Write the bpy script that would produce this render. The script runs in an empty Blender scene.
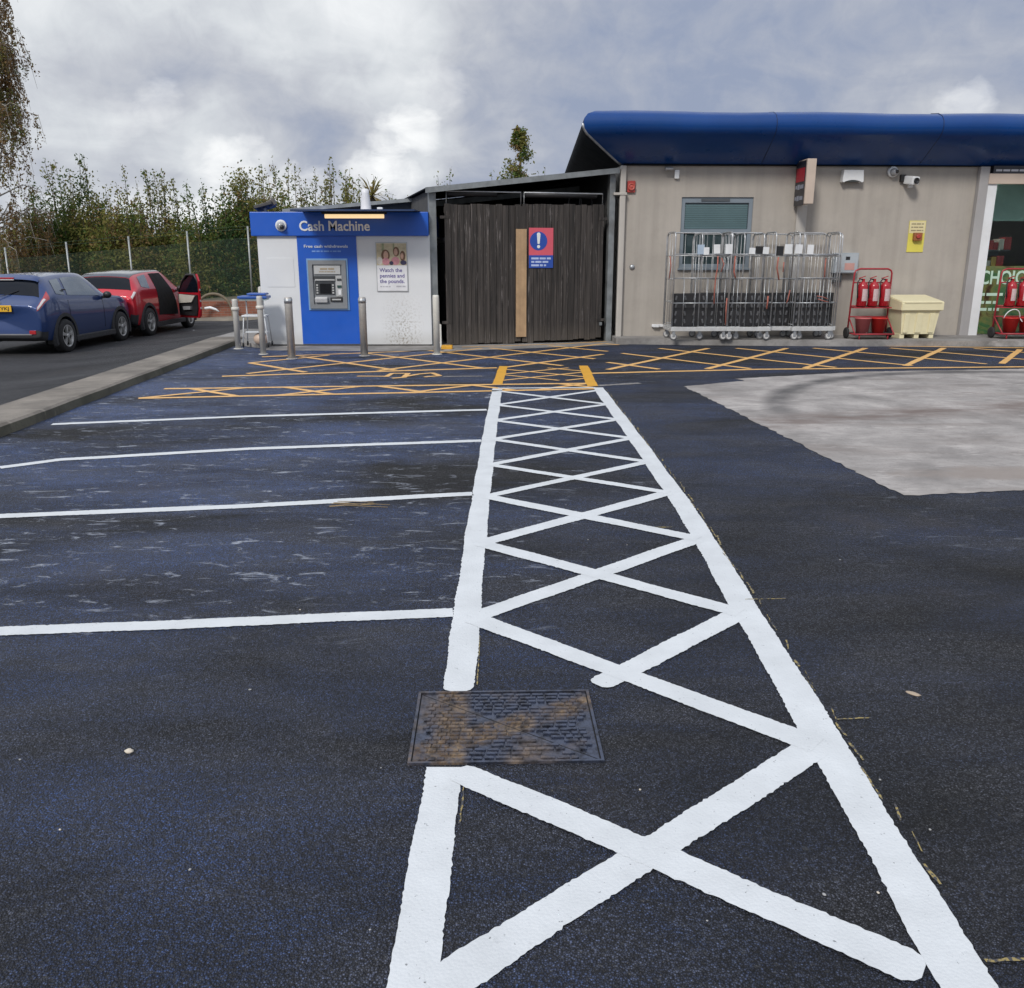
import bpy, bmesh, math, random
import numpy as np
from mathutils import Vector, Matrix
random.seed(7); rng = np.random.default_rng(7)
R = math.radians
S = bpy.context.scene
COL = S.collection
# ------------------------------------------------------------------ camera geometry (used to measure the place)
FPX, CAMH = 870.0, 1.6
TH = math.atan(237 / FPX); CT, ST = math.cos(TH), math.sin(TH)
def ray(u, v):
    a = (u - 512) / FPX; b = (494 - v) / FPX
    return Vector((a, CT + b * ST, -ST + b * CT))
def at(u, v, z=0.0):                      # photo pixel -> point at height z
    d = ray(u, v); t = (z - CAMH) / d.z
    return (d.x * t, d.y * t)
def atp(u, v, y):                         # photo pixel -> (x, z) on the plane at depth y
    d = ray(u, v); t = y / d.y
    return (d.x * t, CAMH + d.z * t)
# ------------------------------------------------------------------ materials
MATS = {}
def nn(nt, t, **kw):
    n = nt.nodes.new(t)
    for k, v in kw.items():
        if k.startswith('i_'):
            key = k[2:].replace('_', ' ')
            n.inputs[key].default_value = v
        else: setattr(n, k, v)
    return n
def c4(c): return (c[0], c[1], c[2], 1.0)
def new_mat(name):
    m = bpy.data.materials.new(name); m.use_nodes = True
    nt = m.node_tree
    return m, nt, nt.nodes['Principled BSDF']
def mixc(nt, fac, a, b):
    n = nt.nodes.new('ShaderNodeMix'); n.data_type = 'RGBA'
    if isinstance(fac, (int, float)): n.inputs[0].default_value = fac
    else: nt.links.new(fac, n.inputs[0])
    for s, x in ((6, a), (7, b)):
        if isinstance(x, tuple): n.inputs[s].default_value = c4(x)
        else: nt.links.new(x, n.inputs[s])
    return n.outputs[2]
def ramp(nt, src, stops):
    n = nt.nodes.new('ShaderNodeValToRGB')
    el = n.color_ramp.elements
    while len(el) < len(stops): el.new(.5)
    for e, (p, c) in zip(el, stops):
        e.position = p; e.color = c4(c) if isinstance(c, tuple) else (c, c, c, 1)
    nt.links.new(src, n.inputs[0]); return n.outputs[0]
def coords(nt, scale=(1, 1, 1), rot=(0, 0, 0), kind='Object'):
    t = nt.nodes.new('ShaderNodeTexCoord'); mp = nt.nodes.new('ShaderNodeMapping')
    mp.inputs['Scale'].default_value = scale; mp.inputs['Rotation'].default_value = rot
    nt.links.new(t.outputs[kind], mp.inputs[0]); return mp.outputs[0]
def noise(nt, co, scale, detail=4, rough=.55, dist=0.0):
    n = nt.nodes.new('ShaderNodeTexNoise')
    n.inputs['Scale'].default_value = scale; n.inputs['Detail'].default_value = detail
    n.inputs['Roughness'].default_value = rough; n.inputs['Distortion'].default_value = dist
    nt.links.new(co, n.inputs['Vector']); return n.outputs[0]
def voro(nt, co, scale, feature='F1'):
    n = nt.nodes.new('ShaderNodeTexVoronoi'); n.feature = feature
    n.inputs['Scale'].default_value = scale
    nt.links.new(co, n.inputs['Vector']); return n.outputs[0]
def math_(nt, op, a, b=0.0, c=None):
    n = nt.nodes.new('ShaderNodeMath'); n.operation = op
    for i, x in enumerate((a, b, c)):
        if x is None: continue
        if isinstance(x, (int, float)): n.inputs[i].default_value = x
        else: nt.links.new(x, n.inputs[i])
    return n.outputs[0]
def bump(nt, bs, h, strength, dist):
    n = nt.nodes.new('ShaderNodeBump'); n.inputs['Strength'].default_value = strength; n.inputs['Distance'].default_value = dist
    nt.links.new(h, n.inputs['Height']); nt.links.new(n.outputs[0], bs.inputs['Normal'])
def M(name, col=(.5, .5, .5), rough=.55, metal=0.0, var=.12, vscale=3.0, bstr=0.0, bscale=40.0, coat=0.0, streak=None, spec=.5, dirt=None):
    """a plain surface with uneven colour; streak = (amount, x scale) adds vertical weathering, dirt = (colour, amount)"""
    if name in MATS: return MATS[name]
    m, nt, bs = new_mat(name)
    co = coords(nt)
    n = noise(nt, co, vscale, 5, .6)
    dark = tuple(x * (1 - var) for x in col); lite = tuple(min(1, x * (1 + var)) for x in col)
    c = mixc(nt, ramp(nt, n, [(.3, 0.0), (.7, 1.0)]), dark, lite)
    if streak:
        sc = coords(nt, (streak[1], streak[1], .25))
        sn = ramp(nt, noise(nt, sc, 1.0, 6, .6), [(.42, 0.0), (.75, 1.0)])
        c = mixc(nt, math_(nt, 'MULTIPLY', sn, streak[0]), c, tuple(x * .45 for x in col))
    if dirt:
        dn = ramp(nt, noise(nt, co, 1.7, 8, .7), [(.5, 0.0), (.72, 1.0)])
        c = mixc(nt, math_(nt, 'MULTIPLY', dn, dirt[1]), c, dirt[0])
    nt.links.new(c, bs.inputs['Base Color'])
    rn = ramp(nt, noise(nt, co, vscale * 2.7, 3), [(.3, max(0.03, rough - .08)), (.7, min(1, rough + .08))])
    nt.links.new(rn, bs.inputs['Roughness'])
    bs.inputs['Metallic'].default_value = metal
    bs.inputs['Coat Weight'].default_value = coat; bs.inputs['Coat Roughness'].default_value = .06
    bs.inputs['Specular IOR Level'].default_value = spec
    if bstr: bump(nt, bs, noise(nt, co, bscale, 3), bstr, .01)
    MATS[name] = m; return m
# ------------------------------------------------------------------ mesh building
def setp(o, label=None, cat=None, group=None, kind=None):
    for k, v in (('label', label), ('category', cat), ('group', group), ('kind', kind)):
        if v: o[k] = v
    return o
def E_(name, label, cat, loc=(0, 0, 0), rz=0.0, group=None, parent=None):
    o = bpy.data.objects.new(name, None); COL.objects.link(o)
    o.location = loc; o.rotation_euler = (0, 0, rz); o.empty_display_size = .2
    return setp(o, label, cat, group)
class MB:
    def __init__(s): s.b = bmesh.new(); s.mi = 0
    def _tag(s, faces, smooth=False):
        for f in faces: f.material_index = s.mi; f.smooth = smooth
    def box(s, c, d, rot=None, bev=0.0, taper=None):
        """centre c, size d, optional Euler rot, bevel, taper (top sx, sy)"""
        r = bmesh.ops.create_cube(s.b, size=1.0)
        vs = r['verts']
        for v in vs:
            v.co = Vector((v.co.x * d[0], v.co.y * d[1], v.co.z * d[2]))
            if taper and v.co.z > 0: v.co.x *= taper[0]; v.co.y *= taper[1]
        fs = {f for v in vs for f in v.link_faces}
        if bev:
            es = list({e for f in fs for e in f.edges})
            rr = bmesh.ops.bevel(s.b, geom=es, offset=bev, segments=2, affect='EDGES', profile=.6)
            vs = list({v for f in rr['faces'] for v in f.verts} | {v for v in vs if v.is_valid})
            fs = {f for v in vs for f in v.link_faces}
        mt = Matrix.Translation(Vector(c))
        if rot is not None: mt = mt @ Matrix.Rotation(rot[2], 4, 'Z') @ Matrix.Rotation(rot[1], 4, 'Y') @ Matrix.Rotation(rot[0], 4, 'X')
        bmesh.ops.transform(s.b, matrix=mt, verts=vs)
        s._tag(fs); return s
    def span(s, x0, x1, y0, y1, z0, z1, bev=0.0):
        return s.box(((x0 + x1) / 2, (y0 + y1) / 2, (z0 + z1) / 2), (abs(x1 - x0), abs(y1 - y0), abs(z1 - z0)), bev=bev)
    def tube(s, pts, r, n=8, closed=False, caps=True):
        pts = [Vector(p) for p in pts]; rings = []
        rs = r if isinstance(r, (list, tuple)) else [r] * len(pts)
        up = None
        N = len(pts)
        for i, p in enumerate(pts):
            a = pts[(i - 1) % N] if (closed or i > 0) else p
            b = pts[(i + 1) % N] if (closed or i < N - 1) else p
            t = (b - a)
            if t.length < 1e-9: t = Vector((0, 0, 1))
            t.normalize()
            if up is None:
                up = Vector((0, 0, 1)) if abs(t.z) < .9 else Vector((1, 0, 0))
            x = t.cross(up)
            if x.length < 1e-5: x = t.cross(Vector((0.3, 1, .2)))
            x.normalize(); y = x.cross(t).normalized(); up = y
            rings.append([s.b.verts.new(p + (x * math.cos(k * 2 * math.pi / n) + y * math.sin(k * 2 * math.pi / n)) * rs[i]) for k in range(n)])
        fs = []
        for i in range(N if closed else N - 1):
            A, B = rings[i], rings[(i + 1) % N]
            for k in range(n): fs.append(s.b.faces.new((A[k], A[(k + 1) % n], B[(k + 1) % n], B[k])))
        s._tag(fs, True)
        if caps and not closed:
            s._tag([s.b.faces.new(rings[0]), s.b.faces.new(list(reversed(rings[-1])))])
        return s
    def lathe(s, prof, c=(0, 0, 0), axis='Z', n=20, smooth=True, caps=True):
        """prof: list of (radius, height)"""
        rings = []
        for (r, h) in prof:
            ring = []
            for k in range(n):
                a = 2 * math.pi * k / n
                p = Vector((math.cos(a) * r, math.sin(a) * r, h))
                if axis == 'Y': p = Vector((p.x, p.z, p.y))
                if axis == 'X': p = Vector((p.z, p.x, p.y))
                ring.append(s.b.verts.new(p + Vector(c)))
            rings.append(ring)
        fs = []
        for A, B in zip(rings, rings[1:]):
            for k in range(n): fs.append(s.b.faces.new((A[k], A[(k + 1) % n], B[(k + 1) % n], B[k])))
        s._tag(fs, smooth)
        if caps: s._tag([s.b.faces.new(rings[0]), s.b.faces.new(rings[-1])])
        return s
    def prism(s, poly, h, ax='Y', off=0.0):
        """polygon in the two other axes (X,Z for ax Y; X,Y for Z; Y,Z for X) pushed h along ax from off"""
        def P(a, b, t):
            return {'Y': (a, t, b), 'Z': (a, b, t), 'X': (t, a, b)}[ax]
        A = [s.b.verts.new(P(a, b, off)) for a, b in poly]; B = [s.b.verts.new(P(a, b, off + h)) for a, b in poly]
        fs = [s.b.faces.new(A), s.b.faces.new(list(reversed(B)))]
        for i in range(len(poly)):
            j = (i + 1) % len(poly); fs.append(s.b.faces.new((A[i], B[i], B[j], A[j])))
        s._tag(fs); return s
    def face(s, pts):
        s._tag([s.b.faces.new([s.b.verts.new(p) for p in pts])]); return s
    def grid(s, fn, nu, nv, smooth=True):
        V = [[s.b.verts.new(fn(i / nu, j / nv)) for j in range(nv + 1)] for i in range(nu + 1)]
        fs = [s.b.faces.new((V[i][j], V[i + 1][j], V[i + 1][j + 1], V[i][j + 1])) for i in range(nu) for j in range(nv)]
        s._tag(fs, smooth); return s
    def ball(s, c, r, n=12, sc=(1, 1, 1)):
        rr = bmesh.ops.create_uvsphere(s.b, u_segments=n, v_segments=max(6, n // 2), radius=r)
        bmesh.ops.transform(s.b, matrix=Matrix.Translation(Vector(c)) @ Matrix.Diagonal((*sc, 1)), verts=rr['verts'])
        s._tag({f for v in rr['verts'] for f in v.link_faces}, True); return s
    def m(s, i): s.mi = i; return s
    def build(s, name, mats, parent=None, loc=None, rz=None, recalc=True):
        if recalc: bmesh.ops.recalc_face_normals(s.b, faces=s.b.faces[:])
        me = bpy.data.meshes.new(name); s.b.to_mesh(me); s.b.free()
        for x in (mats if isinstance(mats, (list, tuple)) else [mats]): me.materials.append(x)
        o = bpy.data.objects.new(name, me); COL.objects.link(o)
        if parent: o.parent = parent
        if loc: o.location = loc
        if rz: o.rotation_euler = (0, 0, rz)
        return o
def text_obj(txt, size, mat, name, parent, loc, ex=.004, align='LEFT', width=None, rot=(math.pi / 2, 0, 0)):
    cu = bpy.data.curves.new('lettering', 'FONT'); cu.body = txt; cu.size = size; cu.extrude = ex; cu.align_x = align
    cu.resolution_u = 3; cu.offset = size * .018
    t = bpy.data.objects.new('lettering', cu); COL.objects.link(t)
    bpy.context.view_layer.update()
    me = bpy.data.meshes.new_from_object(t.evaluated_get(bpy.context.evaluated_depsgraph_get()))
    bpy.data.objects.remove(t); bpy.data.curves.remove(cu)
    if width:
        xs = [v.co.x for v in me.vertices]; k = width / max(1e-6, max(xs) - min(xs)); x0 = min(xs)
        for v in me.vertices: v.co.x = (v.co.x - x0) * k
    me.materials.clear(); me.materials.append(mat)
    o = bpy.data.objects.new(name, me); COL.objects.link(o); o.parent = parent; o.location = loc; o.rotation_euler = rot
    return o
def copy_tree(o, parent=None):
    c = o.copy(); COL.objects.link(c); c.parent = parent
    for ch in list(o.children): copy_tree(ch, c)
    return c
def wordbars(mb, x0, x1, z, h, y, seed):
    """too-small-to-read line of print: raised word-length dashes"""
    r = random.Random(seed); x = x0
    while x < x1 - h:
        w = min(r.uniform(1.2, 4.5) * h, x1 - x); mb.span(x, x + w, y - .002, y, z, z + h); x += w + h * .6
# ------------------------------------------------------------------ base palette
galv = M('galvanised steel', (.42, .44, .46), .42, .75, .2, 9)
galvd = M('weathered steel', (.25, .27, .28), .55, .5, .25, 5)
white = M('white panel', (.74, .76, .78), .45, 0, .05, 2, dirt=((.5, .48, .44), .25))
blackp = M('black plastic', (.016, .016, .018), .5, 0, .3, 6)
rubber = M('tyre rubber', (.02, .02, .021), .8, 0, .25, 12, .3, 60)
steelb = M('brushed steel', (.47, .45, .42), .42, .45, .12, 14, streak=(.3, 20))
# ================================================================== CAMERA, LIGHT, SKY
cam = bpy.data.cameras.new('camera'); camo = bpy.data.objects.new('camera', cam); COL.objects.link(camo)
cam.sensor_fit = 'HORIZONTAL'; cam.sensor_width = 36; cam.lens = FPX / 1024 * 36
cam.clip_end = 3000; cam.clip_start = .05
camo.location = (0, 0, CAMH); camo.rotation_euler = (math.pi / 2 - TH, 0, 0)
S.camera = camo
SUN_EL, SUN_AZ = R(40), R(205)            # azimuth of the sun measured from +Y towards +X (behind, to the left)
sun = bpy.data.lights.new('sun', 'SUN'); suno = bpy.data.objects.new('sun', sun); COL.objects.link(suno)
sun.energy = 1.9; sun.angle = R(12); sun.color = (1, .95, .88)
sd = Vector((math.sin(SUN_AZ) * math.cos(SUN_EL), math.cos(SUN_AZ) * math.cos(SUN_EL), math.sin(SUN_EL)))
suno.rotation_euler = sd.to_track_quat('Z', 'Y').to_euler()
W = bpy.data.worlds.new('World'); S.world = W; W.use_nodes = True
def build_sky():
    nt = W.node_tree; bg = nt.nodes['Background']
    sky = nt.nodes.new('ShaderNodeTexSky'); sky.sky_type = 'NISHITA'; sky.sun_disc = False
    sky.sun_elevation = SUN_EL; sky.sun_rotation = SUN_AZ
    tc = nt.nodes.new('ShaderNodeTexCoord'); dirv = tc.outputs['Generated']
    sp = nt.nodes.new('ShaderNodeSeparateXYZ'); nt.links.new(dirv, sp.inputs[0])
    zc = math_(nt, 'ADD', math_(nt, 'MAXIMUM', sp.outputs[2], 0.0), .32)
    cb = nt.nodes.new('ShaderNodeCombineXYZ')
    nt.links.new(math_(nt, 'DIVIDE', sp.outputs[0], zc), cb.inputs[0]); nt.links.new(math_(nt, 'DIVIDE', sp.outputs[1], zc), cb.inputs[1])
    co = cb.outputs[0]
    big = noise(nt, co, 1.1, 4, .5, .35); mid = noise(nt, co, 3.0, 9, .56, .55); fine = noise(nt, dirv, 26, 8, .62, .5)
    shade = math_(nt, 'ADD', math_(nt, 'MULTIPLY', big, .50), math_(nt, 'ADD', math_(nt, 'MULTIPLY', mid, .34), math_(nt, 'MULTIPLY', fine, .16)))
    def lobe(u, v, width, inner, amt):
        d = ray(u, v).normalized()
        dt = nt.nodes.new('ShaderNodeVectorMath'); dt.operation = 'DOT_PRODUCT'; nt.links.new(dirv, dt.inputs[0]); dt.inputs[1].default_value = d
        mr = nt.nodes.new('ShaderNodeMapRange'); mr.interpolation_type = 'SMOOTHSTEP'
        mr.inputs[1].default_value = math.cos(width); mr.inputs[2].default_value = math.cos(width * inner); mr.inputs[3].default_value = 0; mr.inputs[4].default_value = amt
        nt.links.new(dt.outputs['Value'], mr.inputs[0]); return mr.outputs[0]
    # brighter and darker parts of the cloud deck as they lay over the site
    for (u, v, width, amt) in ((215, 10, .38, .12), (60, 70, .22, .07), (420, 30, .2, .05), (820, 130, .5, -.05), (560, 130, .22, -.05), (320, 135, .12, -.10), (110, 160, .16, -.13), (200, 120, .1, -.06), (420, 170, .12, -.06), (300, 215, .3, -.06), (408, 138, .09, .10), (228, 172, .10, .11), (385, 182, .08, .08)):
        shade = math_(nt, 'ADD', shade, lobe(u, v, width, 0, amt))
    cl = ramp(nt, shade, [(.37, (.29, .34, .46)), (.445, (.38, .415, .50)), (.52, (.495, .52, .575)), (.61, (.64, .67, .705)), (.74, (.83, .85, .87))])
    torn = noise(nt, coords(nt, (1, 1, 1.7), kind='Generated'), 22, 9, .58, .35)
    # torn bright cumulus edges low down
    for (u, v, width, amt) in ((416, 128, .034, .7), (392, 138, .030, .6), (432, 92, .04, .3), (228, 166, .036, .6), (248, 158, .03, .5), (205, 160, .03, .4), (394, 174, .034, .7), (366, 180, .034, .6), (205, 236, .045, 1), (232, 226, .04, .8), (66, 218, .035, .8), (160, 103, .03, .35), (120, 120, .03, .25), (965, 112, .035, .45), (300, 205, .05, .7), (150, 225, .05, .5)):
        lb = lobe(u, v, width * 1.12, .0, 1.0)
        f = ramp(nt, math_(nt, 'ADD', math_(nt, 'MULTIPLY', lb, .40), math_(nt, 'MULTIPLY', torn, 1.0)), [(.66, 0.0), (.84, .5), (1.0, .95)])
        f = math_(nt, 'MULTIPLY', f, math_(nt, 'MULTIPLY', math_(nt, 'MINIMUM', math_(nt, 'MULTIPLY', lb, 3.0), 1.0), amt))
        cl = mixc(nt, f, cl, (.97, .98, .98))
    # out of view overhead, the deck is brightened to light the ground more
    up = nt.nodes.new('ShaderNodeMapRange'); nt.links.new(sp.outputs[2], up.inputs[0])
    up.inputs[1].default_value = .30; up.inputs[2].default_value = .8; up.inputs[3].default_value = 1.0; up.inputs[4].default_value = 1.7
    vm = nt.nodes.new('ShaderNodeVectorMath'); vm.operation = 'SCALE'; nt.links.new(cl, vm.inputs[0]); nt.links.new(math_(nt, 'MULTIPLY', up.outputs[0], 10.0 * SKYK), vm.inputs['Scale'])
    gap = ramp(nt, math_(nt, 'ADD', noise(nt, co, 1.1, 6, .55, .4), 0.0), [(.60, 1.0), (.75, .8)])
    mx = nt.nodes.new('ShaderNodeMix'); mx.data_type = 'RGBA'
    nt.links.new(gap, mx.inputs[0]); nt.links.new(sky.outputs[0], mx.inputs[6]); nt.links.new(vm.outputs[0], mx.inputs[7])
    nt.links.new(mx.outputs[2], bg.inputs[0]); bg.inputs[1].default_value = .1
SKYK = .92
build_sky()
S.view_settings.view_transform = 'Standard'; S.view_settings.look = 'None'; S.view_settings.exposure = 0.24; S.view_settings.gamma = 1
# ================================================================== GROUND
def asphalt(name, base, blue, bluefac, smear, rough=.72):
    m, nt, bs = new_mat(name)
    co = coords(nt)
    vn = nt.nodes.new('ShaderNodeTexVoronoi'); vn.inputs['Scale'].default_value = 175; nt.links.new(co, vn.inputs['Vector'])
    sc = nt.nodes.new('ShaderNodeSeparateColor'); nt.links.new(vn.outputs['Color'], sc.inputs[0]); v = vn.outputs['Distance']; tone = sc.outputs[0]
    n2 = noise(nt, co, .9, 6, .6); n3 = noise(nt, co, 7, 5, .65); n4 = noise(nt, co, 48, 4, .7)
    c = mixc(nt, ramp(nt, n2, [(.35, 0.0), (.65, 1.0)]), tuple(x * .60 for x in base), tuple(x * 1.55 for x in base))
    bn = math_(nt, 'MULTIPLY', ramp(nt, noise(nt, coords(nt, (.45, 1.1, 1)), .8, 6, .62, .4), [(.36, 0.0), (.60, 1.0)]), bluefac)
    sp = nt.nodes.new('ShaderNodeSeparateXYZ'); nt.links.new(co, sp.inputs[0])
    bay = ramp(nt, math_(nt, 'ADD', math_(nt, 'MULTIPLY', sp.outputs[0], -.22), math_(nt, 'ADD', .30, math_(nt, 'MULTIPLY', n2, .3))), [(.25, .45), (.75, 1.0)])   # blue sky sheen painted into the colour, strongest over the left bays
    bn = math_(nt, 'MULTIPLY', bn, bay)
    far = ramp(nt, math_(nt, 'MULTIPLY', sp.outputs[1], .1), [(.32, 0.0), (.75, 1.0)])    # the painted sky sheen gets lighter and bluer with distance, towards the kiosk
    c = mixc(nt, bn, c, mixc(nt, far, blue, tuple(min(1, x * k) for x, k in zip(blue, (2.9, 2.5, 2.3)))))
    # dust trodden into the surface, drawn out along the direction of travel
    du = ramp(nt, noise(nt, coords(nt, (.55, 1.5, 1), (0, 0, .15)), 1.6, 9, .72, .7), [(.44, 0.0), (.66, 1.0)])
    c = mixc(nt, math_(nt, 'MULTIPLY', du, .60), c, (.092, .092, .096))
    # stones: every cell its own tone, gaps black
    vm = nt.nodes.new('ShaderNodeVectorMath'); vm.operation = 'SCALE'; nt.links.new(c, vm.inputs[0])
    nt.links.new(ramp(nt, tone, [(0.0, .30), (.5, .9), (.82, 1.6), (.95, 2.5), (1.0, 3.3)]), vm.inputs['Scale']); c = vm.outputs[0]
    c = mixc(nt, math_(nt, 'MULTIPLY', ramp(nt, v, [(.30, 0.0), (.62, 1.0)]), .85), c, (.004, .004, .005))
    c = mixc(nt, math_(nt, 'MULTIPLY', ramp(nt, n4, [(.55, 0.0), (.68, 1.0)]), .5), c, tuple(x * 2.6 for x in base))
    c = mixc(nt, math_(nt, 'MULTIPLY', ramp(nt, n4, [(.33, 1.0), (.47, 0.0)]), .8), c, (.004, .004, .005))
    if smear:   # pale scuffs where old lines were ground off
        sm = noise(nt, coords(nt, (1.0, 2.6, 1)), 4.2, 8, .75, .9)
        msk = ramp(nt, math_(nt, 'MULTIPLY', math_(nt, 'MULTIPLY', noise(nt, co, .45, 3), bay), ramp(nt, math_(nt, 'MULTIPLY', sp.outputs[1], .1), [(.25, .12), (.42, 1.0)])), [(.20, 0.0), (.40, 1.0)])
        c = mixc(nt, math_(nt, 'MULTIPLY', math_(nt, 'MULTIPLY', ramp(nt, sm, [(.57, 0.0), (.67, 1.0)]), msk), smear), c, (.42, .46, .54))
    tg = math_(nt, 'MULTIPLY', ramp(nt, noise(nt, co, 75, 2, .5), [(.66, 0.0), (.72, 1.0)]), ramp(nt, noise(nt, coords(nt, (1, 1.8, 1), (0, 0, .5)), 2.3, 5, .65), [(.54, 0.0), (.66, 1.0)]))
    c = mixc(nt, math_(nt, 'MULTIPLY', tg, .6), c, (.20, .18, .14))
    rs = ramp(nt, noise(nt, co, .6, 5, .6), [(.58, 0.0), (.76, 1.0)])
    c = mixc(nt, math_(nt, 'MULTIPLY', rs, .35), c, (.060, .048, .042))
    nt.links.new(c, bs.inputs['Base Color'])
    nt.links.new(math_(nt, 'SUBTRACT', ramp(nt, n2, [(.3, rough - .08), (.7, rough + .1)]), math_(nt, 'MULTIPLY', bn, .22)), bs.inputs['Roughness'])
    nt.links.new(math_(nt, 'ADD', .28, math_(nt, 'MULTIPLY', bn, .3)), bs.inputs['Specular IOR Level'])
    h = math_(nt, 'ADD', math_(nt, 'MULTIPLY', v, -1.0), math_(nt, 'ADD', math_(nt, 'MULTIPLY', tone, .35), math_(nt, 'MULTIPLY', n4, .8)))
    bump(nt, bs, h, .9, .010)
    return m
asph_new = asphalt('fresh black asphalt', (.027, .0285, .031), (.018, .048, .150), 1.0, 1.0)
asph_old = asphalt('worn road asphalt', (.048, .050, .054), (.045, .05, .06), .4, 0, .75)
def concrete(name, col, stain, ext=False):
    m, nt, bs = new_mat(name); co = coords(nt)
    n = noise(nt, co, 1.3, 8, .65, .3)
    c = mixc(nt, ramp(nt, n, [(.3, 0.0), (.7, 1.0)]), tuple(x * .55 for x in col), tuple(x * 1.42 for x in col))
    c = mixc(nt, math_(nt, 'MULTIPLY', ramp(nt, noise(nt, coords(nt, (1, 1.6, 1)), 7, 7, .75, .4), [(.50, 0.0), (.66, 1.0)]), .45), c, tuple(x * .55 for x in col))
    c = mixc(nt, math_(nt, 'MULTIPLY', ramp(nt, noise(nt, coords(nt, (.35, 1.3, 1)), 1.2, 6, .6, .5), [(.5, 0.0), (.68, 1.0)]), .6), c, stain)
    c = mixc(nt, math_(nt, 'MULTIPLY', ramp(nt, noise(nt, co, 42, 3), [(.62, 0.0), (.72, 1.0)]), .5), c, tuple(x * .4 for x in col))
    c = mixc(nt, math_(nt, 'MULTIPLY', ramp(nt, noise(nt, coords(nt, (.8, 2.2, 1)), 2.0, 7, .7, .6), [(.58, 0.0), (.70, 1.0)]), .6), c, tuple(min(1, x * 1.9) for x in col))
    if ext:      # dark tyre scrub curving over the slab and a ground-out rough patch
        sp = nt.nodes.new('ShaderNodeSeparateXYZ'); nt.links.new(co, sp.inputs[0])
        dx = math_(nt, 'SUBTRACT', sp.outputs[0], 6.7); dy = math_(nt, 'SUBTRACT', sp.outputs[1], 8.7)
        rr = math_(nt, 'SQRT', math_(nt, 'ADD', math_(nt, 'MULTIPLY', dx, dx), math_(nt, 'MULTIPLY', dy, dy)))
        ring = math_(nt, 'ABSOLUTE', math_(nt, 'SUBTRACT', rr, 3.85))
        arc = math_(nt, 'MULTIPLY', ramp(nt, ring, [(.05, 1.0), (.22, 0.0)]), math_(nt, 'MULTIPLY', ramp(nt, math_(nt, 'MULTIPLY', dy, .1), [(.0, 0.0), (.1, 1.0)]), ramp(nt, noise(nt, co, 2, 5), [(.3, .4), (.6, 1.0)])))
        c = mixc(nt, math_(nt, 'MULTIPLY', arc, .95), c, (.07, .068, .068))
        line = math_(nt, 'ABSOLUTE', math_(nt, 'SUBTRACT', sp.outputs[1], math_(nt, 'ADD', 7.75, math_(nt, 'MULTIPLY', sp.outputs[0], .33))))
        band = math_(nt, 'MULTIPLY', ramp(nt, line, [(.05, 1.0), (.5, 0.0)]), ramp(nt, noise(nt, coords(nt, (.6, 2, 1)), 2.5, 6, .65), [(.35, 0.0), (.6, 1.0)]))
        c = mixc(nt, math_(nt, 'MULTIPLY', band, .9), c, (.14, .105, .09))
        qx = math_(nt, 'SUBTRACT', sp.outputs[0], 3.8); qy = math_(nt, 'SUBTRACT', sp.outputs[1], 6.45)
        q = math_(nt, 'SQRT', math_(nt, 'ADD', math_(nt, 'MULTIPLY', math_(nt, 'MULTIPLY', qx, qx), .3), math_(nt, 'MULTIPLY', math_(nt, 'MULTIPLY', qy, qy), 4)))
        q = math_(nt, 'ADD', q, math_(nt, 'MULTIPLY', noise(nt, co, 3.5, 6, .7), .9))
        c = mixc(nt, ramp(nt, q, [(.70, .8), (.95, 0.0)]), c, (.25, .215, .19))
    nt.links.new(c, bs.inputs['Base Color']); bs.inputs['Roughness'].default_value = .8
    bump(nt, bs, math_(nt, 'ADD', noise(nt, co, 55, 4), math_(nt, 'MULTIPLY', n, .5)), .45, .008)
    return m
conc_slab = concrete('pale worn concrete', (.315, .295, .28), (.17, .142, .125), True)
conc_kerb = concrete('kerb concrete', (.19, .17, .145), (.09, .078, .062))
conc_path = concrete('path concrete', (.25, .24, .23), (.15, .14, .13))
soil = M('weedy soil', (.11, .10, .07), .95, 0, .45, 3, .6, 25)
# base ground to the horizon
MB().face([(-1500, -300, -.9), (1500, -300, -.9), (1500, 2500, -.9), (-1500, 2500, -.9)]).build('ground', soil)
bpy.data.objects['ground']['kind'] = 'structure'
def structure(o): o['kind'] = 'structure'; return o
cp = MB()
KX0, KX1 = -4.28, -5.22       # kerb face runs from (KX0, 0) to (KX1, 17)
def kx(y): return KX0 + (KX1 - KX0) * min(y, 19) / 17.0
cp.face([(kx(-12), -12, 0), (60, -12, 0), (60, 45, 0), (kx(19) , 45, 0), (kx(19), 17, 0)])
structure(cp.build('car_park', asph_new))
def road_z(x, y):
    d = max(0.0, -5.4 - x); t = min(1, d / 3.2); t = t * t * (3 - 2 * t)
    return -.02 - .268 * t - .045 * max(0, -11 - x)
rd = MB(); 
def rf(a, b):
    x = kx(-12) + .35 - a * 40; y = -12 + b * 48; return (x - (0 if a else 0), y, road_z(x, y) - (0.12 if x > -5.3 else 0))
rd.grid(rf, 80, 24); structure(rd.build('road', asph_old))
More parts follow.
